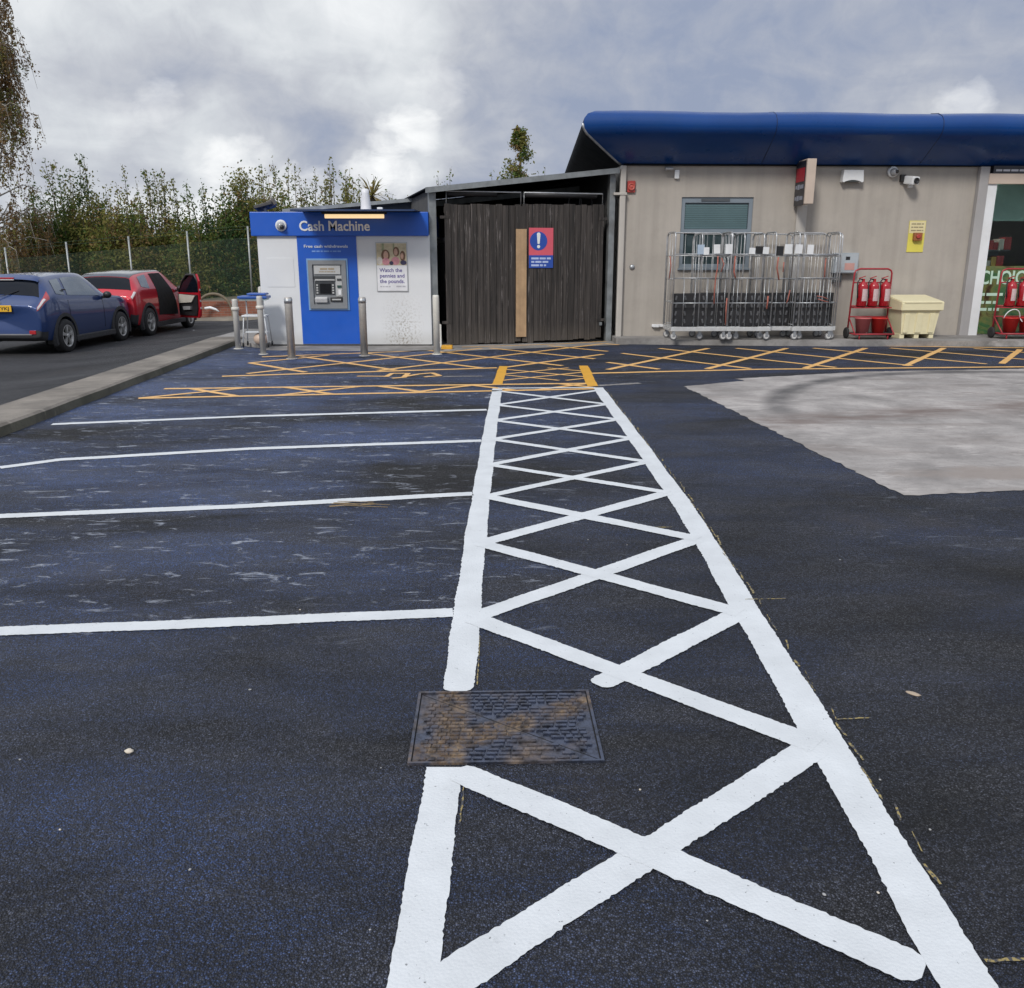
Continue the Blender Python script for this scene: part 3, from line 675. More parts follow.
yel = M('yellow plate', (.68, .60, .10), .45, 0, .05); MB().span(-.16, .16, -.012, -.002, -.29, .29).build('plate', yel, t)
MB().span(-.152, .152, -.0145, -.0122, .06, .28).build('print_panel', M('pale yellow print', (.70, .62, .36), .5), t)
mb = MB(); [wordbars(mb, -.12, .12, .22 - k * .06, .022, -.015, k) for k in range(3)]; mb.build('print', M('grey print', (.30, .25, .15), .6), t)
MB().span(-.075, .085, -.09, -.0125, -.08, .07, .012).build('button_box', M('brown button box', (.28, .10, .035), .4), t)
mb = MB(); mb.lathe([(.04, -.09), (.04, -.11), (.03, -.115)], axis='Y'); mb.build('button', redp, t)
t = fix('meter_box', 'grey steel meter box on the wall between the cages and the fire trolley', 'meter box', 843, 263)
MB().span(-.235, .235, -.16, -.002, -.19, .19, .012).build('cabinet', M('grey blue enamel', (.33, .37, .40), .4), t)
MB().span(-.215, .215, -.166, -.161, -.17, .17).build('cabinet_door', M('grey blue enamel lid', (.38, .42, .45), .4), t)
MB().span(-.02, .06, -.172, -.167, .06, .12).build('label_plate', blackp, t); MB().span(-.03, .16, -.1705, -.167, -.13, .0).build('warning_sticker', M('faded red sticker', (.5, .28, .25), .6), t)
MB().span(-.2, -.04, -.11, -.002, -.36, -.192, .01).build('cable_duct', M('duct dark', (.07, .08, .09), .5), t)
# projecting sign
t = fix('projecting_sign', 'dark projecting box sign with red top and cream edge below the blue fascia', 'sign', 793, 190)
x0 = .02; zA, zB = .50, -.28
body = MB(); body.span(x0, x0 + .17, -.60, -.05, zB, zA, .008); body.build('box', cream, t)
MB().span(x0 - .006, x0 - .001, -.555, -.055, zB - .02, zA - .02).build('face_panel', signdark, t)
MB().span(x0 - .010, x0 - .0065, -.52, -.09, .12, .36).build('red_patch', M('sign red', (.36, .015, .03), .4), t)
mb = MB(); r = random.Random(3)
for zc_ in (.03, -.17):
    for (ya, yb, hh) in ((-.5, -.34, .07), (-.31, -.2, .09), (-.17, -.1, .06)): mb.span(x0 - .0095, x0 - .0065, ya, yb, zc_ - hh / 2, zc_ + hh / 2)
mb.build('sign_lettering', M('sign grey', (.26, .28, .34), .5), t)
MB().span(x0 + .05, x0 + .1, -.05, -.002, -.1, .3).build('bracket', galvd, t)
# ================================================================== BIN STORE (timber gates, steel lean-to)
gx0, gy0 = at(444, 345.5); gx1, gy1 = 1.83, 17.22
GA = math.atan2(gy1 - gy0, gx1 - gx0); GL = math.hypot(gx1 - gx0, gy1 - gy0)
store = E_('bin_store', 'steel framed lean-to bin store closed by dark timber gates', 'bin store', (gx0, gy0, 0), GA)
def gl_(u, v, out=0.0):
    d = ray(u, v); o = Vector((0, 0, CAMH)); n_ = Vector((math.sin(GA), -math.cos(GA), 0)); p0 = Vector((gx0, gy0, 0)) + n_ * out
    t = (p0 - o).dot(n_) / d.dot(n_); p = o + d * t - Vector((gx0, gy0, 0))
    return (p.x * math.cos(GA) + p.y * math.sin(GA), p.z)
rustg = M('stained galvanised post', (.24, .26, .27), .5, .4, .3, 4, dirt=((.08, .06, .05), .5))
lx = gl_(435, 300)[0]; rx = gl_(611, 260)[0]
zl, zr_ = gl_(431, 188, .1)[1], gl_(612, 168, .1)[1]
MB().span(lx - .07, lx + .06, .02, .14, 0, zl - .02).build('post', rustg, store); MB().span(rx - .055, rx + .055, .02, .14, 0, zr_ - .02).build('post', rustg, store)
rf_ = MB(); k0 = lx - .14; k1 = rx + .08
rf_.prism([(k0, zl - .085), (k1, zr_ - .085), (k1, zr_ + .01), (k0, zl + .01)], .05, 'Y', -.12); rf_.build('roof_edge', galvd, store)
rf_ = MB(); rf_.prism([(k0, zl - .02), (k1, zr_ - .02), (k1, zr_ + .004), (k0, zl + .004)], 4.4, 'Y', -.065); rf_.build('roof', under, store)
mb = MB(); mb.prism([(lx - .04, 0), (rx + .04, 0), (rx + .04, zr_ - .025), (lx - .04, zl - .025)], .05, 'Y', 4.2); mb.build('back_wall', M('store back wall', (.05, .05, .05), .8), store)
MB().span(lx - .06, lx - .0, .15, 4.2, 0, zl - .03).build('side_wall', M('store side wall', (.07, .07, .07), .8), store)
MB().span(rx - .02, rx + .03, .15, 4.2, 0, zr_ - .04).build('side_wall', MATS['store side wall'], store)
MB().box(((lx + rx) / 2, 2.0, (zl + zr_) / 2 - .2), (rx - lx, .06, .1), rot=(0, -math.atan2(zr_ - zl, k1 - k0), 0)).build('rafter', galvd, store)
# gates
wood, nt, bs = new_mat('weathered black timber'); co = coords(nt)
oi = nt.nodes.new('ShaderNodeTexCoord')
g1 = noise(nt, coords(nt, (9.1, 1, .02)), 1.0, 1, .5)          # tone per board
g2 = noise(nt, coords(nt, (34, 34, 1.1)), 1.0, 6, .65)
c = mixc(nt, ramp(nt, g2, [(.35, 0.0), (.66, 1.0)]), (.010, .009, .009), (.075, .064, .058))
c = mixc(nt, math_(nt, 'MULTIPLY', ramp(nt, g1, [(.44, 0.0), (.58, 1.0)]), .55), c, (.016, .014, .013))
pl = noise(nt, coords(nt, (26, 26, 1.6)), 1.0, 7, .75)
c = mixc(nt, math_(nt, 'MULTIPLY', ramp(nt, pl, [(.585, 0.0), (.66, 1.0)]), .75), c, (.22, .20, .195))
sp = nt.nodes.new('ShaderNodeSeparateXYZ'); nt.links.new(co, sp.inputs[0])
dmp = math_(nt, 'MULTIPLY', ramp(nt, math_(nt, 'ADD', sp.outputs[2], math_(nt, 'MULTIPLY', noise(nt, co, 4, 4), .3)), [(.15, 1.0), (.55, 0.0)]), .5)
c = mixc(nt, dmp, c, (.10, .085, .07))
nt.links.new(c, bs.inputs['Base Color']); bs.inputs['Roughness'].default_value = .8; bump(nt, bs, g2, .5, .008)
lightwood = M('bare softwood', (.42, .28, .16), .7, 0, .18, 5, streak=(.35, 30), dirt=((.2, .13, .07), .4))
def gate(u0, u1, v_top, v_bot0, v_bot1, lab_n):
    g = E_('gate', None, None, (0, 0, 0)); g.parent = store
    x0, zt_ = gl_(u0, v_top); x1 = gl_(u1, v_top)[0]
    zb0 = max(.02, gl_(u0, v_bot0)[1]); zb1 = max(.02, gl_(u1, v_bot1)[1])
    mb = MB(); n = int((x1 - x0) / .112); bw = (x1 - x0) / n
    for i in range(n):
        a = x0 + i * bw; f_ = (i + .5) / n; zb = zb0 + (zb1 - zb0) * f_ + random.uniform(-.012, .02)
        mb.box((a + bw / 2, -.012 + random.uniform(-.003, .003), (zb + zt_) / 2 + random.uniform(-.012, .012)), (bw - .007, .022, zt_ - zb), bev=.003)
    mb.build('boards', wood, g)
    mb = MB()
    for zz in (.35, 1.2, zt_ - .15): mb.span(x0, x1, .01, .06, zz, zz + .1)
    mb.build('ledge', wood, g)
    return g, x0, x1, zt_
g1_, a0, a1, gz = gate(444, 521, 204, 345, 343.5, 0)
tx0, tz1 = gl_(515.5, 229); tx1, tz0 = gl_(525.5, 336.5)
MB().span(tx0, tx1, -.055, -.026, max(.05, tz0), tz1).build('cover_strip', lightwood, g1_)
MB().span(tx0 - .01, tx1 - .02, -.048, -.026, tz1 + .004, gz - .02).build('old_strip', wood, g1_)
g2_, b0, b1, gz2 = gate(522, 604, 204, 343, 338, 1)
# rails above the gates
for g, u0, u1, v in ((g1_, 446, 521, 191), (g2_, 524, 603, 192.5)):
    x0, z = gl_(u0, v, -.02); x1 = gl_(u1, v)[0]
    mb = MB(); mb.tube([(x0, .02, gz - .03), (x0, .02, z), (x1, .02, z), (x1, .02, gz - .03)], .014, 8); mb.build('top_frame', galv, g)
    mb = MB(); mb.tube([(x0 + .02, .06, z - .035), (x0 + (x1 - x0) * (.68 if g is g1_ else .93), .06, z - .035)], .055, 10); mb.build('foam_sleeve', blackp, g)
x0, z0_ = gl_(440, 238); 
for zz in (.4, gz - .25):
    MB().span(a0 - .08, a0 + .1, -.03, -.012, zz, zz + .05).build('hinge', wood, g1_); MB().span(b1 - .1, b1 + .06, -.03, -.012, zz, zz + .05).build('hinge', wood, g2_)
MB().box((b1 - .02, -.03, .35), (.05, .04, .06)).build('latch', galvd, g2_)
def gate_world(x, out, z): return Vector((gx0 + x * math.cos(GA) + out * math.sin(GA), gy0 + x * math.sin(GA) - out * math.cos(GA), z))
sack = M('white plastic sack', (.62, .62, .62), .5, 0, .1, 8)
xs, zs = gl_(555, 203); o = MB(); o.ball((0, 0, 0), .36, 14, (1.0, .6, .55)); o = o.build('bin_bag', sack, None)
for v in o.data.vertices: v.co += Vector((random.uniform(-.02, .02), random.uniform(-.02, .02), random.uniform(-.02, .02)))
o.location = gate_world(xs, -.75, zs - .17); setp(o, 'white plastic sack showing above the right gate', 'sack')
# wheelie bins the sack and hoops sit on, inside the store
def wheelie(x, lab):
    t = E_('waste_bin', lab, 'waste bin', gate_world(x, -.8, 0), GA, 'waste bins behind the gates')
    MB().box((0, 0, .95), (1.2, .85, 1.8), taper=(1.08, 1.08), bev=.04).build('body', blackp, t); MB().box((0, 0, 1.9), (1.34, .96, .1), bev=.03).build('lid', blackp, t)
    return t
wheelie(.75, 'black waste bin behind the left timber gate'); wheelie(2.4, 'black waste bin behind the right timber gate, under the white sack')
mb = MB()
for u in (583, 594):
    xh, zh = gl_(u, 201); mb.tube([(xh + .13 * math.cos(a), .5, zh + .13 * math.sin(a)) for a in [k * math.pi / 8 for k in range(16)]], .018, 6, closed=True)
o = mb.build('hose_coil', blackp); o.location = (gx0, gy0, 0); o.rotation_euler = (0, 0, GA); setp(o, 'black hose coils hanging above the right timber gate', 'hose')
# mandatory sign
ss, sz = gl_(541, 248, .03)
t = E_('warning_sign', 'red and blue sign with a white exclamation mark on the right timber gate', 'sign', gate_world(ss, .03, sz), GA)
bl_m = M('sign blue', (.02, .07, .36), .4, 0, .05); rd_m = M('sign faded red', (.62, .10, .14), .4, 0, .06)
W_, H_ = .235, .36
MB().span(-W_, W_, -.006, .0, -H_, H_).build('plate', rd_m, t)
MB().span(-W_, W_, -.0085, -.0062, -H_, -.13).build('text_panel', bl_m, t)
mb = MB(); mb.lathe([(.168, -.0062), (.168, -.009)], c=(-.05, 0, .125), axis='Y', n=32, smooth=False); mb.build('disc', bl_m, t)
mb = MB(); mb.prism([(-.085, .25), (-.07, .275), (-.03, .275), (-.015, .25), (-.03, .075), (-.07, .075)], -.003, 'Y', -.0095); mb.lathe([(.03, -.0095), (.03, -.0125)], c=(-.05, 0, .025), axis='Y', n=16, smooth=False); mb.build('exclamation_mark', wtext, t)
mb = MB(); [wordbars(mb, -.19, .19 - k * .02, -.205 - k * .062, .034, -.009, 20 + k) for k in range(3)]; mb.build('print', M('pale blue print', (.42, .50, .72), .5), t)
# ================================================================== CASH KIOSK
KY = 16.37
kio = E_('cash_kiosk', 'white and blue cash machine kiosk standing behind the row of bollards', 'kiosk', (0, KY, 0))
def K(u, v, y=0.0): return atp(u, v, KY + y)
bx0 = K(257, 238)[0]; bx1 = K(429.5, 238)[0]; fz0 = K(300, 236)[1]; fz1_ = K(300, 212)[1]; bz0 = .03
kwhite, nt, bs = new_mat('kiosk white'); co = coords(nt)
c = mixc(nt, ramp(nt, noise(nt, co, 1.5, 4), [(.3, 0.0), (.7, 1.0)]), (.66, .68, .70), (.72, .74, .76))
sp = nt.nodes.new('ShaderNodeSeparateXYZ'); nt.links.new(co, sp.inputs[0])
mxx = ramp(nt, math_(nt, 'ABSOLUTE', math_(nt, 'SUBTRACT', sp.outputs[0], -2.02)), [(.05, 1.0), (.42, 0.0)])
low = ramp(nt, sp.outputs[2], [(.1, 1.0), (1.05, 0.0)])
spk = ramp(nt, noise(nt, co, 26, 6, .7), [(.50, 0.0), (.60, 1.0)])
c = mixc(nt, math_(nt, 'MULTIPLY', math_(nt, 'MULTIPLY', spk, mxx), low), c, (.19, .155, .10))
c = mixc(nt, math_(nt, 'MULTIPLY', ramp(nt, sp.outputs[2], [(.1, 1.0), (.3, 0.0)]), .35), c, (.32, .30, .26))
nt.links.new(c, bs.inputs['Base Color']); bs.inputs['Roughness'].default_value = .4; MATS['kwhite'] = kwhite
kblue = M('kiosk blue', (.008, .095, .50), .4, 0, .06, 2, coat=.15)
MB().span(bx0, bx1, 0, 2.3, bz0, fz0 + .02).build('body', kwhite, kio)
MB().span(bx0 + .03, bx1 - .05, .03, 2.2, 0, bz0 + .004).build('plinth', conc_path, kio)
f0 = K(251, 236, -.06)[0]; f1 = K(428.5, 236, -.06)[0]
fm = MB(); fm.span(f0, f1, -.06, 2.36, fz0, fz1_, .012); fm.build('fascia', kblue, kio)
p0 = K(300, 290)[0]; p1 = K(358.5, 290)[0]
MB().span(p0, p1, -.014, -.001, bz0 + .01, fz0 - .002).build('blue_panel', kblue, kio)
MB().span(K(269, 300)[0], K(296, 300)[0], -.006, -.001, K(280, 287)[1], K(280, 258)[1], .003).build('access_hatch', kwhite, kio)
ax0 = K(303, 212)[0]; ax1 = K(420, 212)[0]
aw = MB(); aw.prism([(-.001, fz1_ + .012), (-.95, fz1_ - .03), (-.95, fz1_ + .0), (2.4, fz1_ + .045), (2.4, fz1_ + .012)], ax1 - ax0, 'X', ax0); aw.build('awning', M('dark blue awning', (.015, .035, .10), .4), kio)
lx0, lz = K(325, 216.3, -.34); lx1 = K(384, 216, -.34)[0]
lamp = MB(); lamp.span(lx0 - .05, lx1 + .05, -.40, -.30, lz + .035, lz + .075, .005); lo = lamp.build('strip_light', blackp, kio)
lem, nt, bs = new_mat('warm lamp tube'); bs.inputs['Base Color'].default_value = (.9, .7, .45, 1); bs.inputs['Emission Color'].default_value = (1, .72, .38, 1); bs.inputs['Emission Strength'].default_value = .75
mb = MB(); mb.tube([(lx0, -.35, lz), (lx1, -.35, lz)], .036, 10); mb.build('tube', lem, lo)
tx, tz = K(299.5, 230.6, -.07); text_obj('Cash Machine', .24, M('silver lettering', (.80, .81, .82), .4), 'lettering', kio, (tx, -.066, tz), .006, width=K(370.5, 230)[0] - tx)
tx, tz = K(304, 247.6, -.02); text_obj('Free cash withdrawals', .07, M('pale lettering', (.66, .72, .82), .4), 'lettering', kio, (tx, -.019, tz), .004, width=K(348, 247)[0] - tx)
mb = MB(); wordbars(mb, K(312, 251)[0], K(341, 251)[0], K(320, 252)[1], .025, -.018, 9); mb.build('small_print', M('faint blue print', (.16, .30, .66), .5), kio)
cx_, cz_ = K(281, 225.5, -.08)
mb = MB(); mb.lathe([(.10, -.062), (.10, -.09), (.085, -.10)], c=(cx_, 0, cz_), axis='Y', n=20); cm = mb.build('dome_camera', white, kio)
mb = MB(); mb.ball((cx_, -.10, cz_ - .01), .075, 14); mb.build('dome', M('dome grey', (.34, .35, .36), .15), cm)
mb = MB(); mb.ball((cx_ + .03, -.15, cz_ - .03), .04, 10); mb.build('eye', blackp, cm)
# the dispenser
a0_, az1 = K(306.5, 258.5); a1_, az0 = K(350, 310)
ax, aW = (a0_ + a1_) / 2, (a1_ - a0_); aH = az1 - az0
atm = E_('cash_dispenser', None, None, (ax, -.016, az0)); atm.parent = kio
amet = M('dispenser grey', (.25, .265, .28), .4, .3, .08, 5); alite = M('dispenser pale grey', (.44, .45, .45), .45); adark = M('dispenser dark', (.045, .05, .055), .4); ablue = M('light blue rim', (.20, .36, .60), .4)
def ring(x0, x1, z0, z1, t_, y0, y1, nm, m_):
    mb = MB(); mb.span(x0, x1, y0, y1, z0, z0 + t_); mb.span(x0, x1, y0, y1, z1 - t_, z1); mb.span(x0, x0 + t_, y0, y1, z0 + t_, z1 - t_); mb.span(x1 - t_, x1, y0, y1, z0 + t_, z1 - t_); return mb.build(nm, m_, atm)
h2 = aW / 2
ring(-h2, h2, 0, aH, .03, -.02, 0, 'rim', ablue)
ring(-h2 + .03, h2 - .03, .03, aH - .03, .075, -.05, 0, 'surround', amet)
ix0, ix1, iz0, iz1 = -h2 + .105, h2 - .105, .105, aH - .105
MB().span(ix0, ix1, -.012, -.002, iz0, iz1).build('backplate', amet, atm)
iW, iH = ix1 - ix0, iz1 - iz0
MB().span(ix0 + .03, ix1 - .03, -.035, -.013, iz0 + iH * .76, iz1 - .02).build('header_sign', alite, atm)
mb = MB(); wordbars(mb, ix0 + .14, ix1 - .14, iz0 + iH * .87, .03, -.036, 2); wordbars(mb, ix0 + .12, ix1 - .12, iz0 + iH * .81, .016, -.036, 3); mb.build('header_print', M('dull gold print', (.32, .26, .18), .6), atm)
mb = MB(); mb.span(ix0 + .01, ix0 + iW * .76, -.03, -.013, iz0 + iH * .64, iz0 + iH * .71); mb.build('visor', adark, atm)
mb = MB(); mb.span(ix0 + .04, ix0 + iW * .74, -.04, -.013, iz0 + iH * .60, iz0 + iH * .635); mb.build('trim_bar', alite, atm)
mb = MB(); mb.span(ix0 + .03, ix0 + iW * .73, -.02, -.013, iz0 + iH * .24, iz0 + iH * .58); scr = mb.build('screen_bay', adark, atm)
MB().span(ix0 + iW * .22, ix0 + iW * .60, -.027, -.0205, iz0 + iH * .27, iz0 + iH * .52).build('screen', M('dark screen', (.006, .007, .01), .08), scr)
mb = MB()
for sx in (.10, .64):
    for k in range(4): mb.span(ix0 + iW * sx, ix0 + iW * (sx + .06), -.035, -.0205, iz0 + iH * (.27 + k * .065), iz0 + iH * (.31 + k * .065))
mb.build('side_keys', alite, scr)
MB().span(ix0 + iW * .77, ix1 - .01, -.03, -.013, iz0 + iH * .20, iz0 + iH * .72).build('reader_panel', alite, atm)
MB().span(ix0 + iW * .82, ix1 - .02, -.045, -.031, iz0 + iH * .60, iz0 + iH * .65).build('card_slot', adark, atm)
MB().span(ix0 + iW * .82, ix1 - .02, -.045, -.031, iz0 + iH * .42, iz0 + iH * .48).build('receipt_slot', M('green black', (.03, .07, .06), .3), atm)
MB().span(ix0 + iW * .85, ix1 - .03, -.04, -.031, iz0 + iH * .24, iz0 + iH * .37).build('notice_label', white, atm)
MB().box((ix0 + iW * .26, -.05, iz0 + iH * .12), (iW * .42, .09, .075), rot=(R(20), 0, 0), bev=.006).build('keypad', M('keypad pale', (.58, .59, .60), .4), atm)
MB().span(ix0 + iW * .56, ix1 - .015, -.04, -.013, iz0 + iH * .07, iz0 + iH * .18, .01).build('note_slot', blackp, atm)
MB().span(ix0 + iW * .62, ix1 - .04, -.046, -.0405, iz0 + iH * .105, iz0 + iH * .14).build('note_shutter', alite, atm)
# roof clutter on the kiosk
fx_, fz_ = K(265, 206, .3)
fl = E_('roof_floodlight', 'dark tilted floodlight box on the left end of the kiosk roof', 'floodlight', (fx_, KY + .3, fz1_))
MB().box((0, 0, .11), (.34, .3, .06), rot=(R(-8), R(-14), 0), bev=.01).build('head', blackp, fl); MB().span(-.02, .02, -.02, .02, 0, .09).build('stem', galvd, fl)
MB().box((.13, 0, .17), (.14, .12, .12), rot=(0, R(-25), 0), bev=.01).build('driver_box', M('driver box', (.10, .09, .08), .6), fl)
cxx, czz = K(366, 209, .5)
rc = MB(); rc.lathe([(.105, 0), (.10, .02), (.07, .3), (.068, .37), (.03, .385)], n=18)
rc = rc.build('roof_cowl', M('white cowl', (.72, .73, .76), .5), None); rc.location = (cxx, KY + .5, fz1_ + .045); setp(rc, 'small white tapered cowl standing on the kiosk roof', 'cowl')
MB().box((K(380, 207, .5)[0], .5, fz1_ + .075), (.1, .1, .06), bev=.01).build('roof_box', white, kio)
# poster on the kiosk
ps, pzz = K(392, 267, -.01); pw = (K(408, 267)[0] - K(376.5, 267)[0]) / 2; ph = (K(392, 242.5)[1] - K(392, 292)[1]) / 2
po = E_('poster', 'framed white poster with a family picture on the right side of the kiosk', 'poster', (ps, KY - .004, pzz))
MB().span(-pw, pw, -.014, 0, -ph, ph, .003).build('frame', M('poster frame', (.45, .47, .48), .4, .5), po)
MB().span(-pw + .015, pw - .015, -.0165, -.0142, -ph + .015, ph - .015).build('sheet', M('poster paper', (.72, .73, .76), .35), po)
pic = MB(); y_ = -.0185
tones = [M('pic ' + n, c, .45, 0, .25, 14) for n, c in (('straw', (.52, .45, .30)), ('brown', (.16, .085, .045)), ('pink', (.55, .25, .28)), ('navy', (.045, .04, .09)), ('skin', (.55, .34, .25)), ('pale', (.62, .58, .52)), ('leaf', (.28, .30, .17)))]
zb = ph * .07; zt2 = ph - .02; hh = zt2 - zb
pic.m(0).span(-pw + .016, pw - .016, y_, y_ + .0015, zb, zt2)
def blob(mi, cx, cz, rx_, rz_, lay):
    pic.m(mi).prism([(cx * pw + rx_ * pw * math.cos(k * math.pi / 8), zb + hh * (cz + rz_ * math.sin(k * math.pi / 8))) for k in range(16)], -.0008, 'Y', y_ - .0009 * lay)
pic.m(6).span(-pw * .6, -pw * .45, y_ - .0005, y_, zb + hh * .5, zt2 - .002); pic.m(6).span(pw * .1, pw * .2, y_ - .0005, y_, zb + hh * .6, zt2 - .002)
blob(1, -.38, .45, .27, .27, 1); blob(4, -.36, .46, .15, .19, 2); blob(2, -.36, .17, .24, .17, 3); blob(1, .30, .62, .20, .22, 1); blob(4, .27, .60, .12, .16, 2)
blob(2, .24, .20, .26, .19, 3); blob(1, .70, .42, .17, .24, 1); blob(4, .66, .42, .10, .14, 2); blob(3, .74, .12, .20, .11, 3); blob(3, -.02, .10, .13, .09, 4); blob(5, -.75, .2, .18, .18, 2)
pic.build('picture', tones, po)
navy = M('navy lettering', (.10, .08, .28), .5)
for k, s_ in enumerate(('Watch the', 'pennies and', 'the pounds.')): text_obj(s_, .095, navy, 'lettering', po, (-pw + .06, -.018, -ph * .20 - k * .098), .001)
mb = MB(); wordbars(mb, -pw + .06, -.02, -ph + .08, .02, -.0175, 4); wordbars(mb, .07, pw - .05, -ph + .08, .025, -.0175, 6); mb.build('small_print', M('pale grey print', (.45, .45, .5), .6), po)
# metal lean-to roof behind the kiosk
lt = E_('lean_to', 'grey sheet metal lean-to roof sloping up behind the kiosk', 'lean-to', (0, 18.75, 0))
q0_ = atp(282, 209, 18.75); q1_ = atp(430, 196.5, 18.75)
mb = MB(); mb.prism([(q0_[0], q0_[1]), (q1_[0], q1_[1]), (q1_[0], q1_[1] - .07), (q0_[0], q0_[1] - .07)], 3, 'Y', 0); mb.build('roof', galvd, lt)
mb = MB(); mb.prism([(q0_[0] + .1, 0), (q1_[0] - .01, 0), (q1_[0] - .01, q1_[1] - .075), (q0_[0] + .1, q0_[1] - .075)], .05, 'Y', .25); mb.build('wall', M('lean to sheet', (.05, .065, .09), .6), lt)
# ================================================================== BOLLARDS
def bollard(u, v, vt, rad, lab, mt, collar, z=0.0, capm=None):
    x, y = at(u, v, z); h = atp(u, vt, y)[1] - z
    t = E_('bollard', lab, 'bollard', (x, y, z), 0, 'bollards in front of the kiosk')
    mb = MB(); mb.lathe([(rad, 0), (rad, h - .04), (rad * .97, h - .03), (rad * .9, h - .004), (rad * .5, h)], n=18); mb.build('post', mt, t)
    if collar:
        mb = MB(); zc_ = h * (1 - .17); mb.lathe([(rad + .002, zc_ - .05), (rad + .018, zc_ - .04), (rad + .018, zc_ + .0), (rad + .002, zc_ + .01)], n=18); mb.build('collar', M('cream collar', (.60, .58, .53), .5), t)
    if capm:
        mb = MB(); mb.lathe([(rad + .002, h * .90), (rad + .004, h * .90), (rad + .004, h * .975), (rad + .002, h * .975)], n=18); mb.build('band', capm, t)
    mb = MB(); mb.lathe([(rad + .035, .003), (rad + .03, .012), (rad + .002, .014)], n=18); mb.build('base_ring', mt, t)
    return t
bgrey = M('pale grey post', (.50, .49, .46), .5, 0, .08, 6, streak=(.3, 25)); bwhite = M('cream post', (.62, .61, .56), .5, 0, .08, 6, streak=(.25, 25))
bollard(238.5, 349, 299, .048, 'pale grey collared bollard farthest left, on the concrete kerb end', bgrey, True, .09)
bollard(263.5, 354.5, 296, .05, 'pale grey collared bollard against the kiosk corner', bgrey, True)
bollard(292, 359, 297, .062, 'plain steel bollard in front of the white left kiosk panel, nearest the camera', steelb, False, 0, galv)
bollard(364.5, 356, 297, .062, 'plain steel bollard at the right edge of the blue cash machine panel', steelb, False, 0, galv)
bollard(437, 354.5, 295, .055, 'cream bollard between the kiosk and the timber gates', bwhite, False)
x, y = at(250.5, 341, .09); t = E_('bollard', 'thin pale bollard behind the white trolley left of the kiosk', 'bollard', (x, y + .9, .05), 0, 'bollards in front of the kiosk')
mb = MB(); mb.lathe([(.045, 0), (.045, .98), (.02, 1.0)], n=14); mb.build('post', bgrey, t); mb = MB(); mb.lathe([(.046, .78), (.063, .79), (.063, .83), (.046, .84)], n=14); mb.build('collar', MATS['cream collar'], t)
x, y = at(443, 345.5); o = MB(); o.lathe([(.05, 0), (.05, .04), (.035, .05), (.033, .42), (.01, .43)], n=14); o = o.build('marker_post', bwhite); o.location = (x - .02, y - .45, 0); setp(o, 'short white stub post at the left foot of the timber gates', 'post')
x, y = at(445, 352); o = MB(); o.box((0, 0, .035), (.2, .16, .07), bev=.015); o = o.build('marker_block', ypaint2); o.location = (x, y + .5, 0); setp(o, 'small yellow painted block at the left foot of the timber gates', 'block')
# small trolley left of the kiosk
tx_, ty_ = at(252, 346, .09)
tr = E_('hand_trolley', 'small white tube framed trolley with a blue tray left of the kiosk', 'trolley', (tx_ - .04, ty_ + .5, .03), R(4)); tr.scale = (.82, .82, .88)
wt = M('white tube', (.62, .64, .66), .4); bt = M('blue plastic', (.03, .10, .38), .4)
for sx in (-.26, .26):
    mb = MB(); mb.tube([(sx * 1.05, -.2, .06), (sx * .85, -.18, .62), (sx * .85, .2, .62), (sx * 1.05, .24, .06)], .013, 7)
    mb.tube([(sx * .7, 0, .62), (sx * .7, 0, 1.0)], .014, 7); mb.build('leg_frame', wt, tr)
MB().box((0, 0, .63), (.52, .42, .035), bev=.01).build('shelf', wt, tr)
MB().box((0, 0, .3), (.46, .3, .02), bev=.005).build('shelf', wt, tr)
mb = MB(); mb.box((0, 0, 1.0), (.62, .5, .05), bev=.012); mb.box((.08, .0, 1.06), (.4, .36, .04), bev=.012); mb.build('tray', bt, tr)
MB().box((.0, .0, .955), (.56, .44, .03), bev=.008).build('tray_base', M('pale aqua', (.40, .55, .58), .4), tr)
for sx in (-.27, .27):
    for sy in (-.2, .24):
        mb = MB(); mb.lathe([(.045, -.012), (.05, -.006), (.05, .006), (.045, .012)], c=(sx, sy, .05), axis='X', n=14); mb.build('wheel', rubber, tr)
x, y = at(257.5, 347, .05); o = MB(); o.ball((0, 0, .12), .12, 14, (1.1, 1, .95)); o = o.build('bucket_lid', M('dull orange white', (.55, .42, .33), .5)); o.name = 'ball'; o.location = (x, y + .25, .05); setp(o, 'pale orange ball lying behind the left bollards', 'ball')
